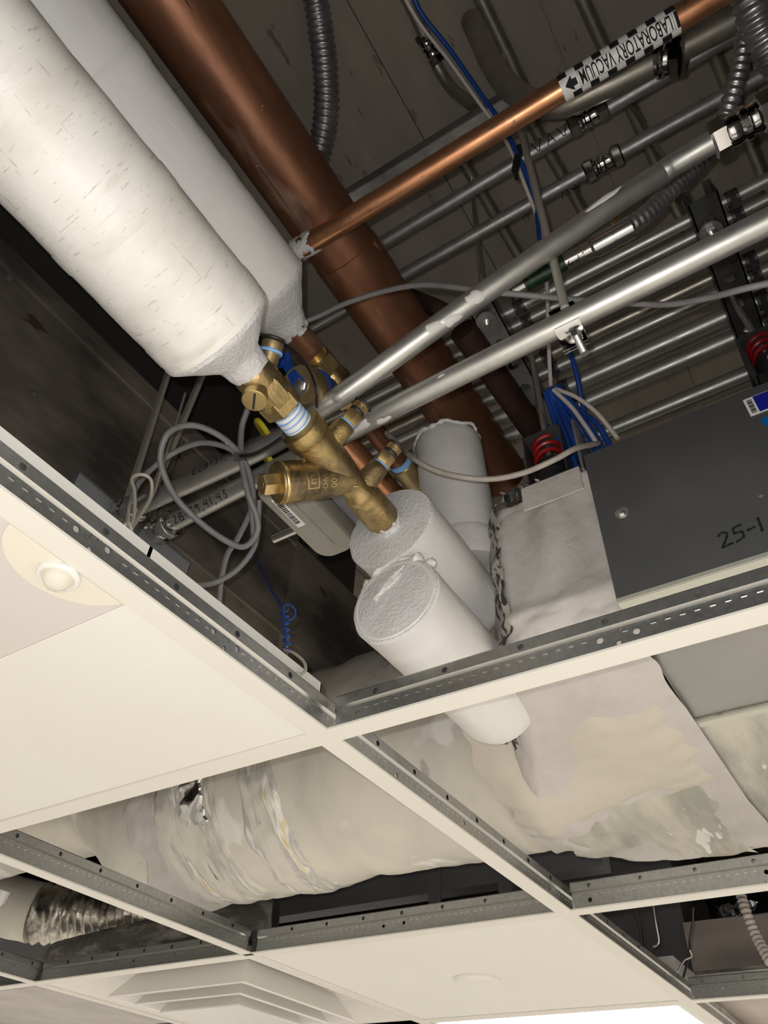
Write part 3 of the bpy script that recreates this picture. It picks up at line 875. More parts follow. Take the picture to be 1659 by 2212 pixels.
# ------------------------------------------------------------------ copper pipes
t = thing('copper_pipe', (-.2, -.055, .725), 'wide tarnished copper pipe running across the whole upper picture', 'pipe')
MB().tube([(-1.1, -.055, .725), (.395, -.055, .725)], .0520, 48).build('pipe', 'copper_old', t)
MB().lathe((-.150, -.055, .725), NX, [(0, .0522), (.001, .0535), (.062, .0535), (.066, .0522)], 48).build('coupling', 'copper_old', t)
MB().obox((-0.1310, -0.1059, 0.7264), Vector((.017, 0, .006)), Vector((0, .0012, 0)), Vector((-.004, 0, .015))).build('copper_tab', 'copper_new', t)
va, vb = V((-0.2211, -0.0335, 0.6200)), V((-0.1958, -0.6395, 0.6200))
vb.x = va.x + .010
va.y = -.02
t = thing('copper_pipe', va, 'bright copper vacuum pipe with a checkered printed label, crossing to the upper right corner', 'pipe')
vd = (vb - va).normalized()
MB().tube([va, vb], .0145, 32).build('pipe', 'copper_new', t)
jacket(MB(), va + vd * .012, vd, [(0, .0150), (.012, .0160), (.022, .0158), (.034, .0148)], amp=.0034, sc=70, seed=31, step=.002).build('mastic_smear', 'rough_mastic', t)
L0 = (V((-0.2150, -0.4227, 0.6200)) - va).dot(vd)
L1 = (V((-0.2122, -0.5570, 0.6200)) - va).dot(vd)
MB().lathe(va + vd * L0, vd, [(0, .0146), (.0002, .0151), (L1 - L0 - .0002, .0151), (L1 - L0, .0146)], 40).build('label_sleeve', 'label_white', t)
vm = cylmap(va, vd, .0151, NX)
vs_ = 1 if (vm(0, .001) - vm(0, 0)).dot(NX) > 0 else -1
ck = MB()
W_ = .0115
nck = 13
cw = (L1 - L0) / nck
def patch(mb, a, b, c_, d_, h=.0002):
    mb.grid(lambda s, q: vm(a + (b - a) * s, (c_ + (d_ - c_) * q) * vs_, h), 2, 5)
for k in range(nck):
    if k % 2 == 1:
        patch(ck, L0 + k * cw, L0 + (k + 1) * cw, .0098, .0200)
    else:
        patch(ck, L0 + k * cw, L0 + (k + 1) * cw, -.0200, -.0098)
patch(ck, L1 - cw * .32, L1, -.009, .009)
ck.build('checker_border', 'black_ink', t)
fr = MB()
a_, b_ = L0 + cw * 2.05, L1 - cw * .5
for q in ((a_, b_, -.0094, -.0090), (a_, b_, .0090, .0094), (a_, a_ + .0004, -.0094, .0094), (b_ - .0004, b_, -.0094, .0094)):
    patch(fr, *q)
fr.build('frame_line', 'black_ink', t)
vs, fs = font('LABORATORY VACUUM', .0190, .012)
wtx = max(p.x for p in vs)
tx = MB()
sc_ = (b_ - a_ - .004) / wtx
for p in vs:
    tx.v.append(V(vm(b_ - .002 - p.x * sc_, (p.y - .0066) * 1.20 * vs_, .0003)))
tx.f = [tuple(f) for f in fs]
tx.build('lettering', 'black_ink', t)
ar = MB()
am = lambda a, b: vm(a, b * vs_, .0003)
ah = L0 + cw * .45
ar.grid(lambda s, q: am(ah + cw * .9 * (.02 + .98 * s), .0085 * s * (2 * q - 1)), 6, 9)
ar.grid(lambda s, q: am(ah + cw * (.88 + .5 * s), .0038 * (2 * q - 1)), 3, 5)
ar.build('arrow', 'black_ink', t)
tag(MB().tube([(0.0516, -0.1525, 0.7000), (0.3407, -0.1668, 0.7000)], .0235, 28).build('iron_pipe', 'rusty_pipe', loc=(0.0516, -0.1525, 0.7000)), 'dark brown pipe between the big copper pipe and the grey struts', 'pipe')
o = MB().tube(spline([(0.0530, -0.0459, 0.9091), (0.0567, -0.0744, 0.8657), (0.0637, -0.0994, 0.8318), (0.0880, -0.1232, 0.8113)], 5), .017, 20).build('iron_pipe', 'rusty_pipe', loc=(0.0530, -0.0459, 0.9091))
tag(o, 'short dark pipe elbow behind the big copper pipe, under the grey cable', 'pipe')

# ------------------------------------------------------------------ conduits
def coupling(p, d, r, parent, length=.062, name='coupling'):
    """compression coupling: two hex nuts and a ringed body"""
    d = V(d).normalized()
    p = V(p) - d * length / 2
    h = length * .27
    c = MB().lathe(p + d * h * .9, d, [(0, r * 1.22), (h * .2, r * 1.30), (h * .35, r * 1.18), (h * .55, r * 1.18), (h * .7, r * 1.36), (h * 1.0, r * 1.36), (h * 1.15, r * 1.18), (h * 1.5, r * 1.30), (h * 1.8, r * 1.22)], 28).build(name, 'chrome', parent)
    for q in (p, p + d * (length - h)):
        MB().lathe(q, d, [(0, r * 1.28), (h * .15, r * 1.50), (h * .85, r * 1.50), (h, r * 1.28)], 6, .3).build('hex_nut', 'chrome', c)
    return c
def conduit(label, pts, r, m='conduit_steel', group=None, coup=(), n=20, name='conduit'):
    pts = [V(p) for p in pts]
    o = MB().tube(pts, r, n).build(name, m, loc=pts[0])
    tag(o, label, 'conduit', group)
    d = (pts[-1] - pts[0]).normalized()
    for c in coup:
        coupling(c, d, r, o)
    return o
def smear(parent, fm, u0, v0, L_, W_, seed, m='white_mastic', name='mastic_smear'):
    """a trowelled blob lying on a surface map"""
    mb = MB()
    c = MB()
    N = 22
    def f(s, q):
        a = s * 2 * math.pi
        rr = q * (1 + .45 * nz((math.cos(a), math.sin(a), seed), 1.6, seed))
        return fm(u0 + math.cos(a) * rr * L_ + .3 * W_ * math.sin(a) * rr, v0 + math.sin(a) * rr * W_, .0010 * (1 - q ** 3) - .0003)
    mb.grid(f, N, 5, close_u=True)
    return mb.build(name, m, parent)
# lower of the two near ones
lo = conduit('nearest straight galvanised conduit, held by a strap clamp on a hanging rod', [(-.113, -.75, .32), (-.109, -.15, .32), (-.097, .262, .32)], .0125)
lmap = cylmap((-.109, -.15, .32), (.0040 / .6, -1, 0), .0125, (-1, 0, 0))
for u0, v0, L_, W_, sd_ in ((-.060, -.004, .016, .006, 1), (-.030, -.011, .012, .005, 2), (.055, .009, .010, .003, 3), (-.085, -.012, .012, .006, 5), (.225, .006, .030, .0035, 4)):
    smear(lo, lmap, u0, v0, L_, W_, sd_)
l2 = cylmap((-.0995, .175, .32), (-.012 / .412 * -1 * -1, -1, 0), .0126, (-1, 0, 0))
scrawl('E2B-39,41,43', .0115, .00075, lambda u, v, h: l2(u - .045, v - .0035, h)).build('marker_writing', 'black_ink', lo)
# upper of the two, with an offset bend
up_pts = [(-0.1225, -0.7375, 0.5000), (-0.1215, -0.5794, 0.5000), (-0.1209, -0.5392, 0.5000), (-0.1193, -0.5004, 0.5000), (-0.1191, -0.4888, 0.4985), (-0.1193, -0.4769, 0.4950), (-0.1294, -0.4126, 0.4620), (-0.1441, -0.2456, 0.3860), (-0.1468, -0.1028, 0.3350), (-0.1469, -0.0810, 0.3290), (-0.1464, -0.0580, 0.3260), (-0.1341, 0.0202, 0.3250), (-0.1416, 0.2741, 0.3250)]
up_ = conduit('galvanised conduit with an offset bend just above the nearest straight one', spline(up_pts, 4), .0125)
coupling((-0.1215, -0.5701, 0.5000), V((-0.1209, -0.5392, 0.5000)) - V((-0.1215, -0.5794, 0.5000)), .0135, up_, .066)
um = cylmap((-0.1441, -0.2456, 0.3860), V((-0.1468, -0.1028, 0.3350)) - V((-0.1294, -0.4126, 0.4620)), .0125, (-1, 0, 0))
for u0, v0, L_, W_, sd_ in ((.018, -.005, .010, .006, 1), (-.016, .002, .010, .008, 2), (.040, .002, .010, .006, 6), (-.185, .010, .020, .004, 3)):
    smear(up_, um, u0, v0, L_, W_, sd_)
u2 = cylmap((-0.1367, 0.0922, 0.3250), V((-0.1341, 0.0202, 0.3250)) - V((-0.1416, 0.2741, 0.3250)), .0126, (-1, 0, 0))
scrawl('E2B-37,41', .010, .0007, lambda u, v, h: u2(u - .045, v + .007, h)).build('marker_writing', 'black_ink', up_)
for o_, p_, dd in ((lo, (-.0975, .236, .32), (0.03, 1, 0)), (up_, (-0.1408, 0.2571, 0.3250), V((-0.1416, 0.2741, 0.3250)) - V((-0.1341, 0.0202, 0.3250)))):
    dd = V(dd).normalized()
    c = MB().lathe(V(p_) - dd * .018, dd, [(0, .0145), (.002, .0185), (.014, .0190), (.017, .0160), (.024, .0160), (.026, .0195), (.036, .0200), (.040, .0170)], 30).build('box_connector', 'chrome', o_)
    MB().lathe(V(p_) - dd * .012, dd, [(0, .0195), (.001, .0205), (.009, .0205), (.010, .0195)], 8, .2).build('hex_nut', 'bright_steel', c)
# clamp with rod
cp = V((-.1105, -.344, .32))
rt = V((-0.1001, -0.3313, 0.8000))
rb = cp + Vector((-.008, -.003, .010))
t = thing('rod_hanger', cp, 'bright strap clamp on the nearest conduit with its long hanging rod and bolt', 'hanger')
MB().tube([rb, V((rb.x - .004, rb.y - .006, 1.30))], .0048, 12).build('rod', 'zinc_rod', t)
st = MB()
for s_ in (-1, 1):
    pass
yv = Vector((0, 1, 0))
def band(mb, c, r, a0, a1, wid, th, n=18):
    for k in range(n):
        t0, t1 = a0 + (a1 - a0) * k / n, a0 + (a1 - a0) * (k + 1) / n
        q = []
        for tt in (t0, t1):
            e = Vector((math.cos(tt), 0, math.sin(tt)))
            q.append((c + e * r, c + e * (r + th)))
        i = len(mb.v)
        for (a, b) in q:
            for s in (-1, 1):
                mb.v += [a + yv * s * wid, b + yv * s * wid]
        for f in ((1, 3, 7, 5), (0, 4, 6, 2), (0, 1, 5, 4), (2, 6, 7, 3)):
            mb.f.append(tuple(i + k_ for k_ in f))
band(st, cp, .0128, -2.0, 2.7, .0130, .0034, 24)
band(st, cp, .0140, -2.0, 1.2, .0030, .0022, 20)
st.build('strap', 'chrome', t)
dn = Vector((.35, 0, -1)).normalized()
dl = Vector((1, 0, .35)).normalized()
e0 = cp + Vector((math.cos(-1.05), 0, math.sin(-1.05))) * .0140
tb = MB().obox(e0 + dn * .0085 - dl * .0026, dn * .0110, yv * .0130, dl * .0010)
tb.obox(e0 + dn * .0085 + dl * .0026, dn * .0110, yv * .0130, dl * .0010)
tb.build('ear', 'chrome', t, bevel=.0008)
bo = e0 + dn * .009
MB().lathe(bo - dl * .0038, -dl, [(0, .0062), (.0012, .0064), (.0026, .0048), (.0030, .0020)], 18).build('round_head_screw', 'bright_steel', t)
MB().lathe(cp + Vector((.004, -.004, -.020)), (.25, 0, -1), [(0, .0062), (.007, .0062)], 6).build('nut', 'bright_steel', t)
th_ = []
for k in range(18):
    th_ += [(.006 + k * .0013, .0037), (.006 + k * .0013 + .00065, .0042)]
MB().lathe(cp + Vector((.004, -.004, -.020)), (.35, -.1, -1), th_, 14).build('threaded_bolt', 'bright_steel', t)

# thin pair behind the vacuum pipe, couplings and marker lettering
z1 = .90
c1 = conduit('thin galvanised conduit lettered VAV, directly below the copper vacuum pipe', [(-.066, -.035, z1), (-.066, -.435, z1), (-.060, -.80, z1)], .0118, 'dull_conduit', None, [(-0.0685, -0.4439, 0.9000)])
c2 = conduit('thin galvanised conduit with upside-down lettering, second below the copper vacuum pipe', [(.004, .16, z1), (.007, -.415, z1), (.014, -.80, z1)], .0118, 'dull_conduit', None, [(0.0079, -0.4392, 0.9000)])
scrawl('VAV', .020, .0009, (lambda f: (lambda u, v, h: f(u - .022, v - .010, h)))(cylmap((-0.0706, -0.3753, 0.9000), (0, -1, 0), .0119, (-1, 0, 0)))).build('marker_writing', 'black_ink', c1)
scrawl('VAV', .020, .0009, (lambda f: (lambda u, v, h: f(u - .030, v - .010, h)))(cylmap((0.0172, -0.3904, 0.9000), (0, 1, 0), .0119, (1, 0, 0)))).build('marker_writing', 'black_ink', c2)
conduit('pale wide conduit sweeping behind the printed vacuum label', spline([(-.225, -.335, 1.17), (-.165, -.352, .96), (-.128, -.40, .865), (-.114, -.47, .85), (-.104, -.572, .85), (-.088, -.80, .85)], 6), .0190, 'old_conduit', None, [(-0.1037, -0.5603, 0.8500)])
conduit('bent thin conduit on the deck, curving down beside the blue cable', spline([(-0.3707, -0.2463, 1.2600), (-0.2643, -0.2450, 1.2650), (-0.1928, -0.2389, 1.2650), (-0.1346, -0.2469, 1.2400), (-0.0925, -0.2774, 1.1800)], 6), .0115, 'old_conduit', None, [(-0.2095, -0.2413, 1.2650)])
# surface runs on the deck
DZ = DECK - .016
DG = 'conduits strapped to the concrete deck'
for i, (pa, pb, lab) in enumerate((((-0.2393, -0.3589, 1.2840), (-0.0299, -0.3648, 1.2840), 'old conduit on the concrete deck, above the end of the strut rail'),
        ((-0.1489, -0.5154, 1.2840), (0.3973, -0.5526, 1.2840), 'old conduit on the concrete deck, passing behind the printed vacuum label'),
        ((0.0475, -0.6933, 1.2840), (0.4218, -0.7287, 1.2840), 'old conduit on the concrete deck nearest the right edge, behind the hose'),
        ((-0.0087, -0.1954, 1.2840), (0.3327, -0.2109, 1.2840), 'old conduit on the concrete deck behind the thin pair, left of the hanging rod'),
        ((0.0028, -0.3498, 1.2840), (0.2445, -0.3732, 1.2840), 'old conduit on the concrete deck right of the hanging rod'))):
    conduit(lab, [pa, pb], .0135, 'old_conduit', DG, n=16)
# rail that hangs below the deck
def strut(label, a, b, half, h, m='strut_steel', slots=True, up=(0, 0, 1)):
    """U channel, open at the top, with a slotted flat face downwards"""
    a, b = V(a), V(b)
    d = (b - a).normalized()
    s = d.cross(V(up)).normalized()
    u = V(up)
    L_ = (b - a).length
    o = MB()
    c = (a + b) / 2
    for sg in (-1, 1):
        o.obox(c + s * (half - .0012) * sg + u * h / 2, d * L_ / 2, s * .0012, u * h / 2)
        o.obox(c + s * (half - .006) * sg + u * (h - .0012), d * L_ / 2, s * .005, u * .0012)
    r = min(.0085, half * .6)
    hs = []
    k = .04
    while k < L_ - .02 and slots:
        hs.append((k, 0.0, r))
        k += .0508
    P = lambda q, n_, z: a + d * q + s * z + u * n_
    for zz in (0.0, .0022):
        holed_strip(o, P, L_, -half, half, hs, zz)
    return tag(o.build('strut_channel', m, loc=a), label, 'strut')
strut('long shallow steel rail below the deck, behind the copper vacuum pipe', (-.120, -.374, .985), (-.130, .10, .985), .018, .034, 'strut_galv', False)
o = MB().lathe((-.215, -.338, 1.155), (.12, 0, .9), [(0, .0055), (.145, .0055)], 12).build('anchor_stud', 'bright_steel', loc=(-.2, -.338, 1.155))
tag(o, 'short anchor stud hanging from the broken concrete above the rail', 'anchor')
MB().lathe((-.213, -.338, 1.17), (.12, 0, .9), [(0, .012), (.010, .012)], 6).build('nut', 'strut_steel', o)
# rack of conduits on two struts
for (x0, r, lab, m) in ((.092, .0100, 'thin conduit on the rack, topmost one in the picture', 'conduit_steel'), (.120, .0085, 'thinnest conduit on the rack, second from the top', 'conduit_steel'),
        (.160, .0088, 'rack conduit hidden mostly behind the nearest straight one', 'old_conduit'), (.203, .0105, 'yellowish rack conduit just below the nearest straight one', 'old_conduit'),
        (.234, .0105, 'rack conduit crossed by the grey cable on the right', 'conduit_steel'), (.286, .0145, 'thick shiny rack conduit, third from the grey enclosure', 'conduit_steel'),
        (.335, .0150, 'thick shiny rack conduit, second from the grey enclosure', 'conduit_steel'), (.420, .0145, 'thick shiny rack conduit passing just above the grey enclosure', 'conduit_steel')):
    o = conduit(lab, [(x0, .45, .745 + r), (x0, -.95, .745 + r)], r, m, 'conduits on the trapeze rack', n=16)
    for yy in (-.205, -.545):
        sd = MB()
        band(sd, V((x0, yy - .034, .745 + r)), r + .0004, -math.pi, math.pi, .009, .0014, 14)
        sd.obox(V((x0, yy - .034, .7445)), (r * 1.1, 0, 0), (0, .004, 0), (0, 0, .003))
        sd.build('pipe_clamp', 'strut_steel', o)
strut('grey strut of the conduit rack beside the hanging white and blue cables', (.015, -.196, .700), (.46, -.184, .700), .0205, .041, 'strut_galv')
strut('dark strut of the conduit rack near the right edge', (.040, -.536, .700), (.46, -.545, .700), .0205, .041, 'strut_steel')
for (x0, y0, ztop, lab) in ((.052, -.194, 1.30, 'threaded rod with nuts at the upper end of the grey strut'), (.090, -.532, 1.30, 'threaded rod with nuts at the upper end of the dark strut')):
    t = thing('threaded_rod', (x0, y0, .68), lab, 'rod')
    MB().tube([(x0, y0, .668), (x0, y0, ztop)], .0048, 12).build('rod', 'bright_steel', t)
    MB().lathe((x0, y0, .680), (0, 0, 1), [(0, .010), (.009, .010)], 6).build('nut', 'bright_steel', t)
    MB().lathe((x0, y0, .690), (0, 0, 1), [(0, .0165), (.003, .0165)], 24).build('washer', 'strut_galv', t)
wc = conduit('white conduit with a green label, running into the armoured hose', [(-0.0233, -0.4083, 0.6000), (-0.0232, -0.3314, 0.6000), (-0.0208, -0.2681, 0.6000)], .0105, 'bright_steel')
cg = V((-0.0233, -0.4083, 0.6000))
cdir = (V((-0.0208, -0.2681, 0.6000)) - cg).normalized()
t = thing('flex_connector', cg, 'shiny screw connector joining the armoured hose to the labelled conduit', 'connector')
MB().lathe(cg - cdir * .030, cdir, [(0, .0150), (.022, .0150), (.0222, .0138), (.026, .0138), (.0262, .0152), (.052, .0148), (.056, .0115), (.066, .0112)], 28).build('sleeve', 'bright_steel', t)
MB().lathe(cg - cdir * .012 + Vector((-.013, 0, .010)), (-.6, -.3, -.3), [(-.004, .003), (.002, .003), (.0022, .0075), (.0050, .0070), (.006, .004)], 18).build('pan_screw', 'bright_brass', t)
MB().lathe(cg + cdir * .040 + Vector((.002, 0, -.0115)), (.1, 0, -1), [(0, .0035), (.002, .0035)], 14).build('set_screw', 'bright_steel', t)
o = MB().lathe(V((-0.0229, -0.3460, 0.6000)), cdir, [(0, .0109), (.060, .0109)], 24).build('wrapped_label', 'green_label', wc)
o['label'] = 'dark green printed label wrapped round the conduit'
gm = cylmap((-0.0229, -0.3871, 0.6000), cdir * -1, .0106, (-1, 0, 0))
o = scrawl('25-17', .012, .0007, lambda u, v, h: gm(u - .040, v - .005, h)).build('marker_writing', 'black_ink', wc)

# armoured hoses
def hose(label, pts, r, pitch, m='flex_steel', amp=.11, n=18):
    pts = resample(spline(pts, 14), pitch / 6)
    rr = [r * (1 + amp * math.sin(2 * math.pi * i / 6) + amp * .25 * math.sin(4 * math.pi * i / 6 + .6)) for i in range(len(pts))]
    o = MB().tube(pts, rr, n).build('armoured_hose', m, loc=pts[0], ang=80)
    return tag(o, label, 'conduit')
hose('thick armoured hose hanging from the deck and curving behind the big copper pipe', [(-0.4333, -0.1427, 1.1400), (-0.3762, -0.1188, 1.1200), (-0.3189, -0.0936, 1.0900), (-0.2696, -0.0647, 1.0600), (-0.2314, -0.0285, 1.0300), (-0.2021, 0.0171, 1.0000), (-0.1952, 0.0777, 0.9800)], .0205, .0115)
hose('armoured hose dropping at the upper right, down to the conduit coupling', [(-0.1220, -0.6637, 0.7800), (-0.1031, -0.6449, 0.7600), (-0.0781, -0.6257, 0.7400), (-0.0542, -0.6031, 0.7200), (-0.0432, -0.5900, 0.7100)], .0115, .0095)
hose('thick armoured hose cut by the upper right corner of the picture', [(-0.1750, -0.6510, 0.7200), (-0.1435, -0.6482, 0.7000), (-0.1046, -0.6522, 0.6900), (-0.0515, -0.6722, 0.6900), (-0.0004, -0.7200, 0.7000), (0.0413, -0.8161, 0.7200)], .0200, .0105)
hose('armoured hose behind the offset conduit, leading into the screw connector', [(0.0022, -0.5682, 0.7400), (0.0014, -0.5324, 0.7100), (-0.0056, -0.4935, 0.6700), (-0.0131, -0.4558, 0.6300), (-0.0235, -0.4127, 0.6000)], .0120, .0098)

# ------------------------------------------------------------------ terminal box, spring hangers
t = thing('air_terminal_box', (.063, -.60, .10), 'dark grey sheet metal terminal box with marker number and stickers at the right edge', 'terminal box')
MB().box((.063, -.96, .100), (.317, -.292, .316)).build('control_enclosure', 'enclosure_grey', t, bevel=.0012)
MB().box((.0635, -.96, .0985), (.3165, -.2925, .1003)).build('enclosure_bottom', 'sheet_pale', t)  # pale tone holds the stronger flash reflection on the galvanised bottom
MB().box((.0622, -.96, .0985), (.0640, -.2925, .1030)).build('bottom_hem', 'sheet_pale', t)
MB().box((.3170, -.96, .094), (.800, -.290, .36)).build('casing', 'sheet_cream', t, bevel=.0012)
MB().box((.150, -.958, .0972), (.3150, -.294, .0990)).build('shaded_bottom', 'sheet_galv', t)  # same bottom sheet, its weaker reflection set as a greyer material
lip = MB().box((.3150, -.96, .0915), (.3260, -.2925, .0945)).build('seam_lip', 'sheet_pale', t)
MB().box((.700, -.40, .0930), (.79, -.292, .0942)).build('white_mastic_patch', 'white_mastic', t)
for y, z in ((-.318, .208),):
    sc = MB().lathe((.0628, y, z), (-1, 0, 0), [(0, .0068), (.0010, .0066), (.0014, .0046), (.0038, .0044), (.0044, .0034)], 6).build('sheet_screw', 'bright_steel', t)
    MB().lathe((.0626, y, z), (-1, 0, 0), [(0, .0075), (.0012, .0070)], 24).build('washer', 'bright_steel', sc)
M0 = (0.0629, -0.3971, 0.1229)
scrawl('25-1', .0175, .0014, lambda u, v, h: (.0629 - h, M0[1] - u, M0[2] + v + u * .10), gap=.13).build('marker_writing', 'black_ink', t)
sk = MB()
def plate(y0, y1, z0, z1, m, name, par, x=.0626, sh=0.0):
    return MB().obox((x, (y0 + y1) / 2, (z0 + z1) / 2), (.0003, 0, 0), (0, (y1 - y0) / 2, sh), (0, 0, (z1 - z0) / 2)).build(name, m, par)
s1 = plate(-.5000, -.4680, .2745, .3020, 'label_white', 'sticker', t)
plate(-.5000, -.4775, .2760, .3010, 'label_blue', 'blue_field', s1, .0622)
for k in range(11):
    plate(-.4755 + 0, -.4705, .2775 + k * .0020, .2775 + k * .0020 + .0006 + .0004 * (k % 3), 'black_ink', 'bar_code_line', s1, .0622)
bd = MB()
for k in range(24):
    pass
bdg = [(.0624, -.4760, .2660), (.0624, -.4745, .2600), (.0624, -.4790, .2450), (.0624, -.4850, .2410), (.0624, -.53, .2410), (.0624, -.53, .2660)]
b_ = MB().poly(bdg).poly([(p[0] + .0005, p[1], p[2]) for p in bdg]).build('blue_badge', 'label_cyan', t)
fv, ff = font('A', .016)
am_ = MB()
am_.v = [V((.0621, -.4850 - p.x, .2470 + p.y)) for p in fv]
am_.f = [tuple(f) for f in ff]
am_.build('badge_letter', 'label_white', b_)
# spring hangers
def spring_hanger(c, ztop, label, s=1.0):
    c = V(c)
    t = thing('spring_hanger', c, label, 'hanger')
    k = MB()
    w_, h_, d_ = .026 * s, .046 * s, .022 * s
    for (lo_, hi_) in (((-d_, -w_, h_ - .002), (d_, w_, h_)), ((-d_, -w_, -h_), (d_, w_, -h_ + .002)), ((-d_, -w_, -h_), (d_, -w_ + .002, h_)), ((-d_, w_ - .002, -h_), (d_, w_, h_))):
        k.box(c + V(lo_), c + V(hi_))
    k.build('bracket', 'strut_steel', t)
    hp = []
    for i in range(70):
        a = i / 69 * 2.6 * 2 * math.pi
        hp.append(c + V((math.cos(a) * .0175 * s, math.sin(a) * .0175 * s, .004 + i / 69 * .036 * s)))
    MB().tube(hp, .0030 * s, 9).build('red_spring', 'red_paint', t)
    MB().lathe(c + V((0, 0, -h_ + .004)), (0, 0, 1), [(0, .010), (.002, .020 * s), (.010, .0215 * s), (.014, .0200 * s), (.018, .0215 * s), (.040 * s, .0195 * s), (.042 * s, .016 * s)], 28).build('rubber_cup', 'black_rubber', t)
    MB().lathe(c + V((-.0215 * s, 0, -.020)), (-1, 0, -.3), [(0, .0045), (.003, .0045)], 6).build('nut', 'label_white', t)
    MB().tube([c + V((0, 0, .008)), V((c.x, c.y, ztop))], .0046, 12).build('rod', 'bright_steel', t)
    MB().tube([c + V((0, 0, -h_ + .002)), c + V((0, 0, -h_ - .03))], .0042, 10).build('lower_stud', 'strut_galv', t)
    return t
spring_hanger((.105, -.240, .370), .700, 'red spring hanger with black rubber cup, left of the grey terminal box')
spring_hanger((.210, -.532, .520), .700, 'second red spring hanger with black cup, cut by the right edge')
t = thing('angle_bracket', (.09, -.262, .30), 'galvanised angle bracket smeared with mastic, under the left spring hanger', 'bracket')
MB().box((.062, -.285, .296), (.150, -.212, .299)).build('foot', 'strut_galv', t)
MB().box((.062, -.290, .296), (.150, -.287, .385)).build('upright', 'strut_galv', t)
MB().box((.0600, -.285, .262), (.0625, -.212, .299)).build('flange', 'wrap_cloth', t)

# ------------------------------------------------------------------ coated duct
t = thing('round_duct', (.48, .2, .06), 'wide round duct coated in cream mastic, crossing under the grid toward the left', 'duct')
def duct_pt(s, q):
    y = -.06 + s * 1.50
    a = 2 * math.pi * q
    k = min(1, max(0, (y - .74) / .18))
    k = k * k * (3 - 2 * k)
    r = .1815 - .0525 * k + .006 * nz((math.cos(a), y * 4, math.sin(a)), 1.6, 3) + .0022 * nz((math.cos(a) * 3, y * 22, math.sin(a) * 3), 2, 5)
    for yc, w_ in ((.30, .03), (.52, .05), (.62, .03), (.80, .04)):
        r += -.006 * math.exp(-((y - yc - .02 * math.sin(a * 2)) / w_) ** 2)
    return (.480 - .060 * k + r * math.cos(a), y, .240 + .062 * k + r * math.sin(a))
MB().grid(duct_pt, 130, 84).build('shell', 'duct_mastic', t, ang=180)
def band_on_duct(y0, y1, a0, a1, lift, m, name, seed, rag=.012):
    def f(s, q):
        e0 = y0 + rag * nz((q * 9, seed, 0), 1.0, seed)
        e1 = y1 + rag * nz((q * 9, seed + 4, 0), 1.0, seed)
        y = e0 + (e1 - e0) * s
        a = a0 + (a1 - a0) * q
        p = V(duct_pt((y + .06) / 1.50, (a / (2 * math.pi)) % 1.0))
        n_ = (p - V((.48, y, .24))).normalized()
        ed = min(s, 1 - s, q, 1 - q)
        return p + n_ * (lift * min(1, ed * 8) + .0035 * nz((y * 30, a * 6, seed), 1.4, seed) * min(1, ed * 8) - .0015 * (1 - min(1, ed * 8)))
    return MB().grid(f, 26, 60).build(name, m, t, ang=180)
PI = math.pi
band_on_duct(.345, .435, PI * .95, PI * 1.78, .0040, 'streaked_foil', 'foil_band', 2)
band_on_duct(.475, .640, PI * .92, PI * 1.80, .0055, 'streaked_foil', 'foil_band', 7, .02)
band_on_duct(.615, .690, PI * 1.02, PI * 1.70, .0070, 'wrap_cloth', 'cloth_patch', 11, .02)
band_on_duct(.500, .560, PI * 1.02, PI * 1.24, .0085, 'foil', 'foil_flap', 13, .02)
# cloth wrap between duct and terminal box
t2 = thing('duct_wrap', (.42, -.2, .08), 'crumpled mastic coated cloth wrap joining the grey terminal box to the round duct', 'duct wrap')
def wrap_pt(s, q):
    y = -.296 + s * .276 + (1 - s) ** 6 * .012 * nz((math.cos(q * 6.283) * 3, 2, math.sin(q * 6.283) * 3), 1.6, 4)
    k = min(1, max(0, (y + .185) / .150))
    k = k * k * (3 - 2 * k)
    a = 2 * math.pi * q
    c_, s_ = math.cos(a), math.sin(a)
    e = 2.0 / (9.0 * (1 - k) + 2.0 * k)
    sx = math.copysign(abs(c_) ** e, c_)
    sz = math.copysign(abs(s_) ** e, s_)
    cx = .425 * (1 - k) + .480 * k
    hx = .352 * (1 - k) + .186 * k
    cz = .206 * (1 - k) + .240 * k
    hz = .1165 * (1 - k) + .186 * k
    r = 1 + .030 * nz((sx * 2.2, y * 9, sz * 2.2), 1.7, 9) + .014 * nz((sx * 6, y * 26, sz * 6), 1.6, 2) + .007 * abs(nz((sx * 9, y * 22, sz * 9), 1.5, 7)) + .020 * (.35 - abs(nz((sx * 2.5 + sz * 2.2, y * 13, sz * 3), 1.2, 13)))
    return (cx + hx * sx * r, y, cz + hz * sz * r)
MB().grid(wrap_pt, 56, 190).build('cloth', 'wrap_cloth', t2, ang=180)
def wrap_patch(y0, y1, x0, x1, m, name, seed, lift=.0025, zf=None):
    def f(s, q):
        ed = min(s, 1 - s, q, 1 - q)
        y = y0 + (y1 - y0) * s + .012 * nz((q * 7, seed, 1), 1.3, seed)
        x = x0 + (x1 - x0) * q + .014 * nz((s * 7, seed, 5), 1.3, seed)
        k = min(1, max(0, (y + .185) / .150))
        k = k * k * (3 - 2 * k)
        zb = (.0895 * (1 - k) + .056 * k) + (max(0, abs(x - .48) - .05) ** 2) * 2.4 * k
        return (x, y, zb - .004 - lift * min(1, ed * 7) + .002 * nz((x * 30, y * 30, seed), 1.2, seed) + .006 * (1 - min(1, ed * 9)))
    return MB().grid(f, 30, 40).build(name, m, t2, ang=180)
wrap_patch(-.278, -.020, .245, .475, 'wrap_tan', 'tan_mastic_coat', 3)
wrap_patch(-.262, -.050, .470, .740, 'sheet_cream', 'streaked_mastic_coat', 8, .0010)
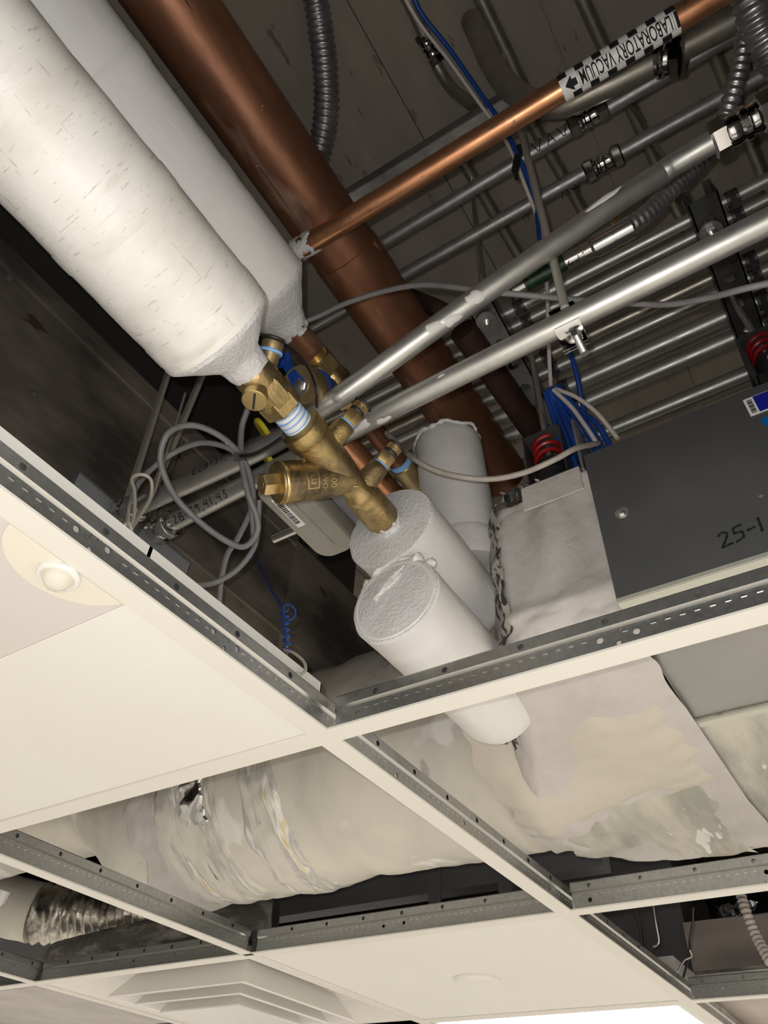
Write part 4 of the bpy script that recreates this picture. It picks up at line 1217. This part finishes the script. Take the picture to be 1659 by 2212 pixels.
# torn foil edge on the wrap
tf = MB()
def torn(s, q):
    z = .098 + .205 * s
    return V((.071 + .030 * q * q + .003 * nz((s * 9, q * 2, 3), 1.5, 2), -.176 + .024 * q + .010 * nz((s * 9, 2, 1), 1.5, 5), z))
tf.grid(torn, 44, 9)
tf.build('torn_scrim', 'torn_edge', t2)
o = MB().grid(lambda s, q: V((0.0899, -0.1732, 0.3057)) + V((.010 * nz((s * 5, q * 5, 1), 1, 2), -.055 * s, .004 + .030 * q + .010 * nz((s * 4, q * 4, 7), 1.2, 4))), 10, 8).build('foil_scrap', 'foil', loc=(0.0899, -0.1732, 0.3057), ang=10)
tag(o, 'small crumpled scrap of bright foil at the end of the big copper pipe', 'foil scrap')
gap_shade = MB().grid(lambda s, q: V((0.2253, -0.0868, 0.0850)) + V((.045 * s + .006 * nz((s * 5, q * 5, 3), 1, 2), -.040 * q, .006 * s + .012 * nz((s * 4, q * 5, 3), 1.4, 8))), 10, 9).build('foil_scrap', 'torn_edge', loc=(0.2253, -0.0868, 0.0850), ang=10)  # dark sheet put in for the shade of the gap beside the stub
tag(gap_shade, 'added dark flap for the shade in the gap where the lower white stub meets the cloth wrap', 'foil scrap')

# ------------------------------------------------------------------ left: stained duct, junction box, actuator
t = thing('rectangular_duct', (-.4, .36, .08), 'large dark stained sheet metal duct on the left, above the white panels', 'duct')
for i, (a, b) in enumerate(((-1.4, -.72), (-.718, -.04), (-.038, .285), (.287, .60))):
    MB().box((a, .362, .270 if i < 3 else .430), (b, .80, .66)).build('duct_section', 'duct_wall', t, bevel=.002)
for z in (.425,):
    MB().box((-1.4, .3585, z), (.285, .3625, z + .004)).build('standing_seam', 'duct_wall', t)
MB().box((-1.4, .3565, .640), (.285, .3625, .680)).build('top_flange', 'duct_wall', t)
for px_ in ((-0.2920, 0.3580, 0.4782), (-0.4079, 0.3580, 0.6276), (-0.1214, 0.3580, 0.6408)):
    MB().lathe(px_, (0, -1, 0), [(0, .006), (.003, .005), (.0036, .002)], 10).build('rivet', 'strut_galv', t)
t = thing('junction_box', (-.1, .30, .2), 'plain grey steel junction box where the two near conduits end', 'electrical box')
MB().box((-.215, .281, .190), (-.012, .360, .338)).build('body', 'box_grey', t, bevel=.001)
MB().box((-.2165, .2795, .1885), (-.0105, .2815, .3395)).build('cover', 'box_grey', t)
MB().box((-.2175, .2790, .337), (-.0095, .2850, .3405)).build('cover_hem', 'strut_galv', t)
t = thing('damper_actuator', (-.06, .01, .25), 'beige plastic actuator box with a bar code sticker, beneath the strainer', 'actuator')
oc = V((-.060, .010, .278))
bx = MB()
hx_, hy_ = .066, .028
prof2 = []
for (sx, sy, a0) in ((1, 1, 0), (-1, 1, 90), (-1, -1, 180), (1, -1, 270)):
    rad = .020 if sx > 0 else .004
    for k in range(7):
        a = math.radians(a0 + 15 * k)
        prof2.append((sx * (hx_ - rad) + math.cos(a) * rad, sy * (hy_ - rad) + math.sin(a) * rad))
levels = [(-.028, .90), (-.026, .96), (-.022, 1.0), (.026, 1.0), (.028, .97)]
n_ = len(prof2)
rows = []
for z, k in levels:
    rows.append(len(bx.v))
    for a, b in prof2:
        bx.v.append(oc + V((a * (k if k == 1 else 1 - (1 - k) * hy_ / hx_), b * k, z)))
for a, b in zip(rows, rows[1:]):
    bx.bridge(a, b, n_)
bx.f.append(tuple(range(rows[0] + n_ - 1, rows[0] - 1, -1)))
bx.f.append(tuple(range(rows[-1], rows[-1] + n_)))
bx.build('housing', 'actuator_grey', t)
MB().box(oc + V((-.060, -.004, -.0292)), oc + V((.046, .001, -.0278))).build('moulded_rib', 'actuator_grey', t)
s1 = MB().box(oc + V((-.052, .006, -.0290)), oc + V((.000, .0165, -.0278))).build('sticker', 'label_white', t)
random.seed(2)
xx = -.048
while xx < -.006:
    ww = random.choice((.0006, .0010, .0016))
    MB().box(oc + V((xx, .0085, -.0293)), oc + V((xx + ww, .0155, -.0288))).build('bar_code_line', 'black_ink', s1)
    xx += ww + random.choice((.0008, .0012))
MB().tube([oc + V((.020, .030, -.004)), oc + V((.020, .075, -.004))], .0062, 16).build('shaft', 'bright_steel', t)
MB().box(oc + V((-.05, -.052, -.005)), oc + V((.10, -.031, .028))).build('mounting_plate', 'dark_duct', t)

for a, b, lab in (((-0.1539, 0.2544, 0.3350), (-0.1748, 0.2560, 0.6200), 'left sloping galvanised hanger bar rising behind the nearest insulated pipe'), ((-0.1415, 0.2231, 0.3450), (-0.1447, 0.2059, 0.6200), 'right sloping galvanised hanger bar rising behind the nearest insulated pipe')):
    a, b = V(a), V(b)
    d = (b - a).normalized()
    s_ = d.cross(Vector((0, 1, 0))).normalized()
    o = MB().obox((a + b) / 2, d * (b - a).length / 2, s_ * .0050, d.cross(s_) * .0012)
    o.obox((a + b) / 2 + s_ * .0045 + d.cross(s_) * .004, d * (b - a).length / 2, s_ * .0010, d.cross(s_) * .0045)
    tag(o.build('hanger_bar', 'zinc_rod', loc=a), lab, 'hanger')

# ------------------------------------------------------------------ cables and wires
def cable(label, pts, r, m, name='cable', n=10, cat='cable', group=None, sub=8):
    o = MB().tube(spline(pts, sub), r, n).build(name, m, loc=pts[0], ang=60)
    return tag(o, label, cat, group)
cable('coiled grey cable, biggest loop, hanging in front of the near conduits', [(-0.1798, 0.0264, 0.3486), (-0.1688, 0.0417, 0.3306), (-0.1531, 0.0484, 0.2995), (-0.1289, 0.0514, 0.2636), (-0.1049, 0.0528, 0.2430), (-0.0931, 0.0590, 0.2296), (-0.0905, 0.0761, 0.2175), (-0.1082, 0.0844, 0.2131), (-0.1407, 0.0959, 0.2190), (-0.1775, 0.1040, 0.2305), (-0.2061, 0.1007, 0.2418), (-0.2230, 0.0968, 0.2581),
    (-0.2333, 0.0826, 0.2748), (-0.2273, 0.0722, 0.2902), (-0.2124, 0.0605, 0.2989), (-0.1865, 0.0483, 0.2987), (-0.1559, 0.0460, 0.2962), (-0.1280, 0.0539, 0.2898), (-0.1012, 0.0684, 0.2734), (-0.0817, 0.1028, 0.2516), (-0.0705, 0.1288, 0.2414), (-0.0483, 0.1536, 0.2229), (-0.0143, 0.1834, 0.2058)], .0037, 'cable_grey')
cable('coiled grey cable, flatter loop, ending at the twisted wire on the runner', [(-0.0715, 0.0843, 0.2397), (-0.0987, 0.0718, 0.2694), (-0.1350, 0.0575, 0.2935), (-0.1531, 0.0538, 0.3035), (-0.1705, 0.0659, 0.3109), (-0.1854, 0.0908, 0.3158), (-0.1947, 0.1206, 0.3062), (-0.2009, 0.1445, 0.2832), (-0.2047, 0.1536, 0.2526), (-0.2031, 0.1499, 0.2108), (-0.2009, 0.1462, 0.1827)], .0035, 'cable_grey')
cable('grey cable tail sweeping from the coil down behind the panel rim', [(-0.1052, 0.0543, 0.2707), (-0.0827, 0.0699, 0.2431), (-0.0776, 0.0770, 0.2206), (-0.0791, 0.0951, 0.1970), (-0.0888, 0.1141, 0.1798), (-0.0998, 0.1355, 0.1764), (-0.1148, 0.1576, 0.1760)], .0033, 'cable_grey')
# zip tie
o = MB()
o.tube(spline([(-0.1576, 0.0500, 0.2952), (-0.1688, 0.0101, 0.2637), (-0.1912, -0.0364, 0.2239), (-0.2108, -0.0798, 0.1943)], 6), .0022, 8)
o.obox((-0.1585, 0.0429, 0.2901), RIGHT * .0065, DOWN * .0045, FWD * .004)
tag(o.build('zip_tie', 'black_rubber', loc=(-0.1576, 0.0500, 0.2952)), 'black zip tie holding the grey cable coil to the strainer', 'cable tie')
cable('grey cable with white paint spatter, draped across the conduits at the right', [(-0.1840, -0.0274, 0.4829), (-0.1751, -0.0568, 0.4927), (-0.1707, -0.0936, 0.4961), (-0.1612, -0.1476, 0.4913), (-0.1549, -0.2043, 0.4621), (-0.1441, -0.2666, 0.4042), (-0.1180, -0.3020, 0.4032), (-0.0936, -0.3354, 0.4024), (-0.0636, -0.3682, 0.4110), (-0.0424, -0.4067, 0.4016), (-0.0385, -0.4403, 0.3752), (-0.0451, -0.4774, 0.3454), (-0.0524, -0.5043, 0.3245), (-0.0513, -0.5339, 0.3124), (-0.0582, -0.5844, 0.2764), (-0.0614, -0.6596, 0.2516)], .0035, 'cable_grey')
cable('pale grey cable sagging in front of the riser stub, to the terminal box', [(-0.0154, -0.0617, 0.4203), (-0.0175, -0.0843, 0.3783), (-0.0350, -0.1189, 0.3134), (-0.0231, -0.1437, 0.2895), (-0.0118, -0.1764, 0.2709), (0.0059, -0.2027, 0.2715), (0.0133, -0.2364, 0.2708), (0.0160, -0.2719, 0.2750), (0.0277, -0.2943, 0.2925), (0.0719, -0.3105, 0.3365)], .0034, 'cable_light')
# blue data cables
up1 = [(-0.3658, -0.2936, 0.9800), (-0.3188, -0.2858, 0.9700), (-0.2539, -0.3013, 0.9500), (-0.1814, -0.3174, 0.9100), (-0.1394, -0.3293, 0.8700), (-0.1104, -0.3329, 0.8300), (-0.0726, -0.3338, 0.8000), (-0.0370, -0.3281, 0.7700), (-0.0112, -0.3169, 0.7200), (-0.0046, -0.3142, 0.6600)]
cable('upper run of blue data cable beside the white one, behind the vacuum pipe', up1, .0036, 'cable_blue')
cable('upper run of white data cable beside the blue one, behind the vacuum pipe', [(-0.3654, -0.2732, 0.9800), (-0.3046, -0.2774, 0.9700), (-0.2449, -0.2923, 0.9500), (-0.1794, -0.3084, 0.9100), (-0.1312, -0.3214, 0.8700), (-0.1040, -0.3268, 0.8300), (-0.0693, -0.3267, 0.7900), (-0.0277, -0.3244, 0.7600), (-0.0024, -0.3175, 0.7200), (0.0167, -0.3078, 0.6600), (0.0362, -0.2965, 0.6200), (0.0702, -0.2764, 0.5600), (0.0985, -0.2620, 0.5200)], .0030, 'cable_white')
random.seed(4)
for i in range(7):
    f = (i - 3) / 3
    a = V((0.0873, -0.2652, 0.4964)) + V((0, -.010 * f, .004 * (i % 2)))
    b = V((0.1059, -0.2724, 0.4569)) + V((0, -.017 * f, .006 * (i % 3)))
    c = V((0.1062, -0.2830, 0.4059)) + V((0, -.026 * f, .006 * ((i + 1) % 3)))
    d = V((0.1013, -0.2883, 0.3562)) + V((.02, -.030 * f, .004 * (i % 2)))
    cable('blue data cable in the bundle above the corner of the terminal box', [a, b, c, d], .0038, 'cable_blue', group='bundle of blue data cables')
cable('white cable lying along the right side of the blue bundle', [(0.0797, -0.2696, 0.4840), (0.0887, -0.2861, 0.4435), (0.0933, -0.2979, 0.3968), (0.1006, -0.3047, 0.3662)], .0030, 'cable_white')
cable('white cable bowing out to the right of the blue bundle', [(0.0833, -0.2715, 0.4892), (0.0869, -0.2954, 0.4575), (0.0953, -0.3145, 0.4190), (0.1091, -0.3285, 0.3731)], .0030, 'cable_white')
cable('single blue cable dropping behind the clamp bolt', [(0.0858, -0.3023, 0.5600), (0.1060, -0.2993, 0.5300), (0.1324, -0.2924, 0.5000), (0.1467, -0.2905, 0.4800)], .0036, 'cable_blue')
t_ = MB()
t_.tube([(-0.1056, -0.3393, 0.8400), (-0.0929, -0.3227, 0.8000)], .0060, 10)
t_.tube([(-0.0929, -0.3227, 0.8000), (-0.0833, -0.3195, 0.7900)], .0030, 8)
tag(t_.build('tape_wrap', 'black_rubber', loc=(-0.1008, -0.3321, 0.8200)), 'black tape binding the blue and white cables to the hanging rod', 'tape')
# hanger wires
t = thing('hanger_wire', (-0.2901, -0.0020, 0.0260), 'bright twisted hanger wire looped through the hole of the main runner', 'wire')
lp = [(-0.2786, 0.0084, 0.0498), (-0.2845, 0.0064, 0.0416), (-0.2841, 0.0098, 0.0350), (-0.2773, 0.0152, 0.0376), (-0.2735, 0.0173, 0.0476), (-0.2730, 0.0148, 0.0556), (-0.2700, 0.0145, 0.0605), (-0.2696, 0.0140, 0.0675), (-0.2724, 0.0175, 0.0749), (-0.2722, 0.0212, 0.0726), (-0.2709, 0.0185, 0.0617), (-0.2671, 0.0140, 0.0584), (-0.2653, 0.0176, 0.0690)]
MB().tube(spline(lp, 6), .0019, 8).build('loop', 'zinc_rod', t)
MB().tube(spline([(-0.2674, 0.0199, 0.0694), (-0.2626, 0.0315, 0.1013), (-0.2639, 0.0449, 0.1372), (-0.2674, 0.0506, 0.1510), (-0.2648, 0.0528, 0.1618), (-0.2566, 0.0519, 0.1698), (-0.2491, 0.0484, 0.1656), (-0.2439, 0.0480, 0.1474), (-0.2513, 0.0402, 0.1153), (-0.2602, 0.0305, 0.0857)], 6), .0017, 8).build('twist', 'zinc_rod', t)
MB().tube(spline([(-0.2670, 0.0193, 0.0694), (-0.2519, 0.0422, 0.1146), (-0.2250, 0.0786, 0.1850), (-0.2120, 0.1032, 0.2453), (-0.1897, 0.1481, 0.3713), (-0.1774, 0.1772, 0.4864)], 6), .0017, 8).build('tail', 'zinc_rod', t)
MB().tube(spline([(-0.2679, 0.0206, 0.0694), (-0.2622, 0.0461, 0.1209), (-0.2456, 0.0666, 0.1522), (-0.2256, 0.0938, 0.1909)], 6), .0017, 8).build('tail', 'zinc_rod', t)
t = thing('hanger_wire', (-0.0373, 0.0387, 0.1384), 'dark hanger wire wound with blue, hooked on the runner beside the round duct', 'wire')
MB().tube([(0.0400, 0.2515, 0.4483), (0.0255, 0.1934, 0.3519), (-0.0033, 0.1160, 0.2360), (-0.0329, 0.0536, 0.1545)], .0013, 8).build('straight_wire', 'cable_blue', t)
hx2 = []
pa, pb = V((-0.0382, 0.0470, 0.1485)), V((-0.0427, 0.0271, 0.0857))
for k in range(80):
    f = k / 79
    a = f * 6 * 2 * math.pi
    r_ = .0042 - .001 * f
    hx2.append(pa.lerp(pb, f) + RIGHT * math.cos(a) * r_ + FWD * math.sin(a) * r_)
MB().tube(hx2, .0013, 7).build('winding', 'cable_blue', t)
MB().tube(spline([(-0.0387, 0.0479, 0.1485), (-0.0472, 0.0394, 0.1462), (-0.0437, 0.0332, 0.1469), (-0.0368, 0.0312, 0.1423), (-0.0332, 0.0357, 0.1368), (-0.0350, 0.0418, 0.1347)], 6), .0011, 8).build('loop', 'cable_blue', t)
MB().tube(spline([(-0.0430, 0.0309, 0.0908), (-0.0446, 0.0294, 0.0859), (-0.0445, 0.0172, 0.0786), (-0.0402, 0.0060, 0.0674), (-0.0403, 0.0012, 0.0561), (-0.0465, 0.0021, 0.0465), (-0.0516, 0.0027, 0.0460)], 6), .0017, 8).build('hook', 'zinc_rod', t)
MB().tube([(-0.0378, 0.0356, 0.1122), (-0.0462, 0.0227, 0.0626)], .0011, 7).build('tail', 'wire_steel', t)

# ------------------------------------------------------------------ beyond the duct
def flexduct(label, pts, r, m, pitch, amp, seed, name='flexible_duct', n=40):
    pts = resample(spline(pts, 12), pitch / 5)
    mb = MB()
    mb.tube(pts, r, n, True, lambda i, a, rr: rr * (1 + amp * math.sin(2 * math.pi * i / 5 + 1.3 * nz((i * .1, a, 0), 1, seed)) + amp * 1.3 * nz((i * .35, math.cos(a) * 1.5, math.sin(a) * 1.5), 1.3, seed)))
    return tag(mb.build(name, m, loc=pts[0], ang=40), label, 'duct')
flexduct('crumpled silver foil hose in the open bay at the lower left', [(0.7626, 1.5274, 0.2150), (0.8415, 1.4065, 0.2150), (0.8718, 1.2107, 0.2150), (0.8748, 0.8555, 0.2150)], .070, 'flex_foil', .028, .05, 3)
flexduct('smooth beige insulated sleeve at the left edge, joined to the foil hose', [(0.6624, 1.6571, 0.2400), (0.7265, 1.5723, 0.2220), (0.7616, 1.5286, 0.2160)], .072, 'duct_mastic', .05, .012, 5)
flexduct('rough black insulated hose lying along the tee at the lower left', [(0.7645, 1.3858, 0.0920), (0.7401, 1.1516, 0.0940), (0.7360, 0.8997, 0.1000), (0.7525, 0.7500, 0.1080), (0.7732, 0.6981, 0.1120)], .042, 'black_scrim', .03, .018, 8)
tag(MB().box((.984, .05, .19), (1.03, 1.3, .45)).build('dark_panel', 'dark_duct', loc=(1.05, .6, .19)), 'dark sheet metal panel deep in the black gap under the round duct', 'panel')
for yy, lab in ((.25, 'dim hanger strap in the black gap, right one'), (.42, 'dim hanger strap in the black gap, left one')):
    tag(MB().box((.98, yy, .06), (.983, yy + .03, 1.31)).build('hanger_strap', 'dark_duct', loc=(.98, yy, .06)), lab, 'hanger')
for nm, lo_, hi_, m, lab in (('wrapped_duct', (1.50, .035, .055), (1.82, .50, .75), 'dark_duct', 'dark grey wrapped duct seen past the runner at the lower right'),
        ('wrapped_duct', (1.46, -.64, .055), (1.80, .030, .205), 'paper_face', 'brown paper faced duct at the lower right corner')):
    def wp(s, q, lo_=lo_, hi_=hi_):
        pass
    mb = MB()
    nx = 14
    lo_, hi_ = V(lo_), V(hi_)
    def face(o, a, b):
        mb.grid(lambda s, q: V(o) + V(a) * s + V(b) * q + V((-.010 * nz((s * 4, q * 4, 2), 1.3, 6), 0, -.006 * nz((s * 4, q * 4, 9), 1.3, 2))), nx, nx)
    e = hi_ - lo_
    face(lo_, (0, e.y, 0), (0, 0, e.z))
    face(lo_, (e.x, 0, 0), (0, e.y, 0))
    mb.poly([V((lo_.x, lo_.y, hi_.z)), V((lo_.x, hi_.y, hi_.z)), hi_, V((hi_.x, lo_.y, hi_.z))])
    mb.poly([lo_, V((lo_.x, lo_.y, hi_.z)), V((hi_.x, lo_.y, hi_.z)), V((hi_.x, lo_.y, lo_.z))])
    mb.poly([V((lo_.x, hi_.y, lo_.z)), V((lo_.x, hi_.y, hi_.z)), hi_, V((hi_.x, hi_.y, lo_.z))])
    tag(mb.build(nm, m, loc=lo_, ang=50), lab, 'duct')
tag(MB().box((1.245, -.60, .050), (1.44, -.02, .056)).build('insulation_batt', 'black_scrim', loc=(1.3, -.3, .05)), 'mottled dark insulation above the last bay, bottom right corner', 'insulation')
tag(MB().grid(lambda s, q: V((1.8118, -0.0370, 0.2892)) + V((.02 * nz((s * 6, q * 6, 3), 1, 1), -.10 * (s - .5) + .02 * nz((s * 5, q * 5, 7), 1, 3), .09 * (q - .5) + .02 * nz((s * 5, q * 5, 4), 1, 3))), 12, 10).build('foil_scrap', 'foil', loc=(1.8118, -0.0370, 0.2892), ang=10), 'crumpled foil tape on top of the paper faced duct', 'foil scrap')
hose('cream armoured cable at the lower right, beside the paper faced duct', [(1.2379, -0.1495, 0.1891), (1.2240, -0.1528, 0.1457), (1.2184, -0.1600, 0.0977), (1.1927, -0.1766, 0.0433)], .0095, .0105, 'cable_white', .16, 12)
cable('pale hanger wire in the lower right bay, bent near its end', [(0.9321, -0.0455, 0.0971), (0.9356, -0.0430, 0.0643), (0.9443, -0.0400, 0.0411), (0.9480, -0.0350, 0.0352), (0.9354, -0.0311, 0.0291)], .0016, 'wire_steel', 'hanger_wire', 8, 'wire')
cable('dark wire twisted in front of the paper faced duct', [(0.9535, -0.1087, 0.0877), (0.9590, -0.1003, 0.0640), (0.9621, -0.0887, 0.0405), (0.9602, -0.0856, 0.0261), (0.9588, -0.0785, 0.0089), (0.9485, -0.0671, -0.0176)], .0020, 'black_rubber', 'hanger_wire', 8, 'wire')
cable('short pale wire splayed from the end of the dark twisted one', [(0.9552, -0.0864, 0.0235), (0.9579, -0.0864, 0.0143), (0.9494, -0.0745, 0.0072), (0.9373, -0.0619, -0.0114)], .0014, 'wire_steel', 'hanger_wire', 8, 'wire')
cable('dark cord at the left side of the lower right bay', [(0.9211, -0.0152, 0.0885), (0.9308, -0.0149, 0.0662), (0.9355, -0.0102, 0.0311)], .0018, 'black_rubber', 'cord', 8, 'cord')
tag(MB().box((.98, 1.72, .105), (2.2, 2.9, .30)).build('duct_casing', 'wrap_cloth', loc=(1.4, 1.8, .105)), 'dim grey brown casing above the bay at the bottom left corner', 'casing')
tag(MB().box((.66, 1.72, .125), (.975, 2.9, .30)).build('duct_casing', 'dark_duct', loc=(.8, 1.8, .125)), 'dark grey casing just beyond the tee at the bottom left corner', 'casing')
tag(MB().lathe((0.4876, 1.2636, 0.1581), (0, .3, -1), [(0, .012), (.02, .012), (.03, .008)], 18).build('bolt_end', 'label_white', loc=(0.4876, 1.2636, 0.1581)), 'small white bolt end at the left edge above the beige sleeve', 'bolt')
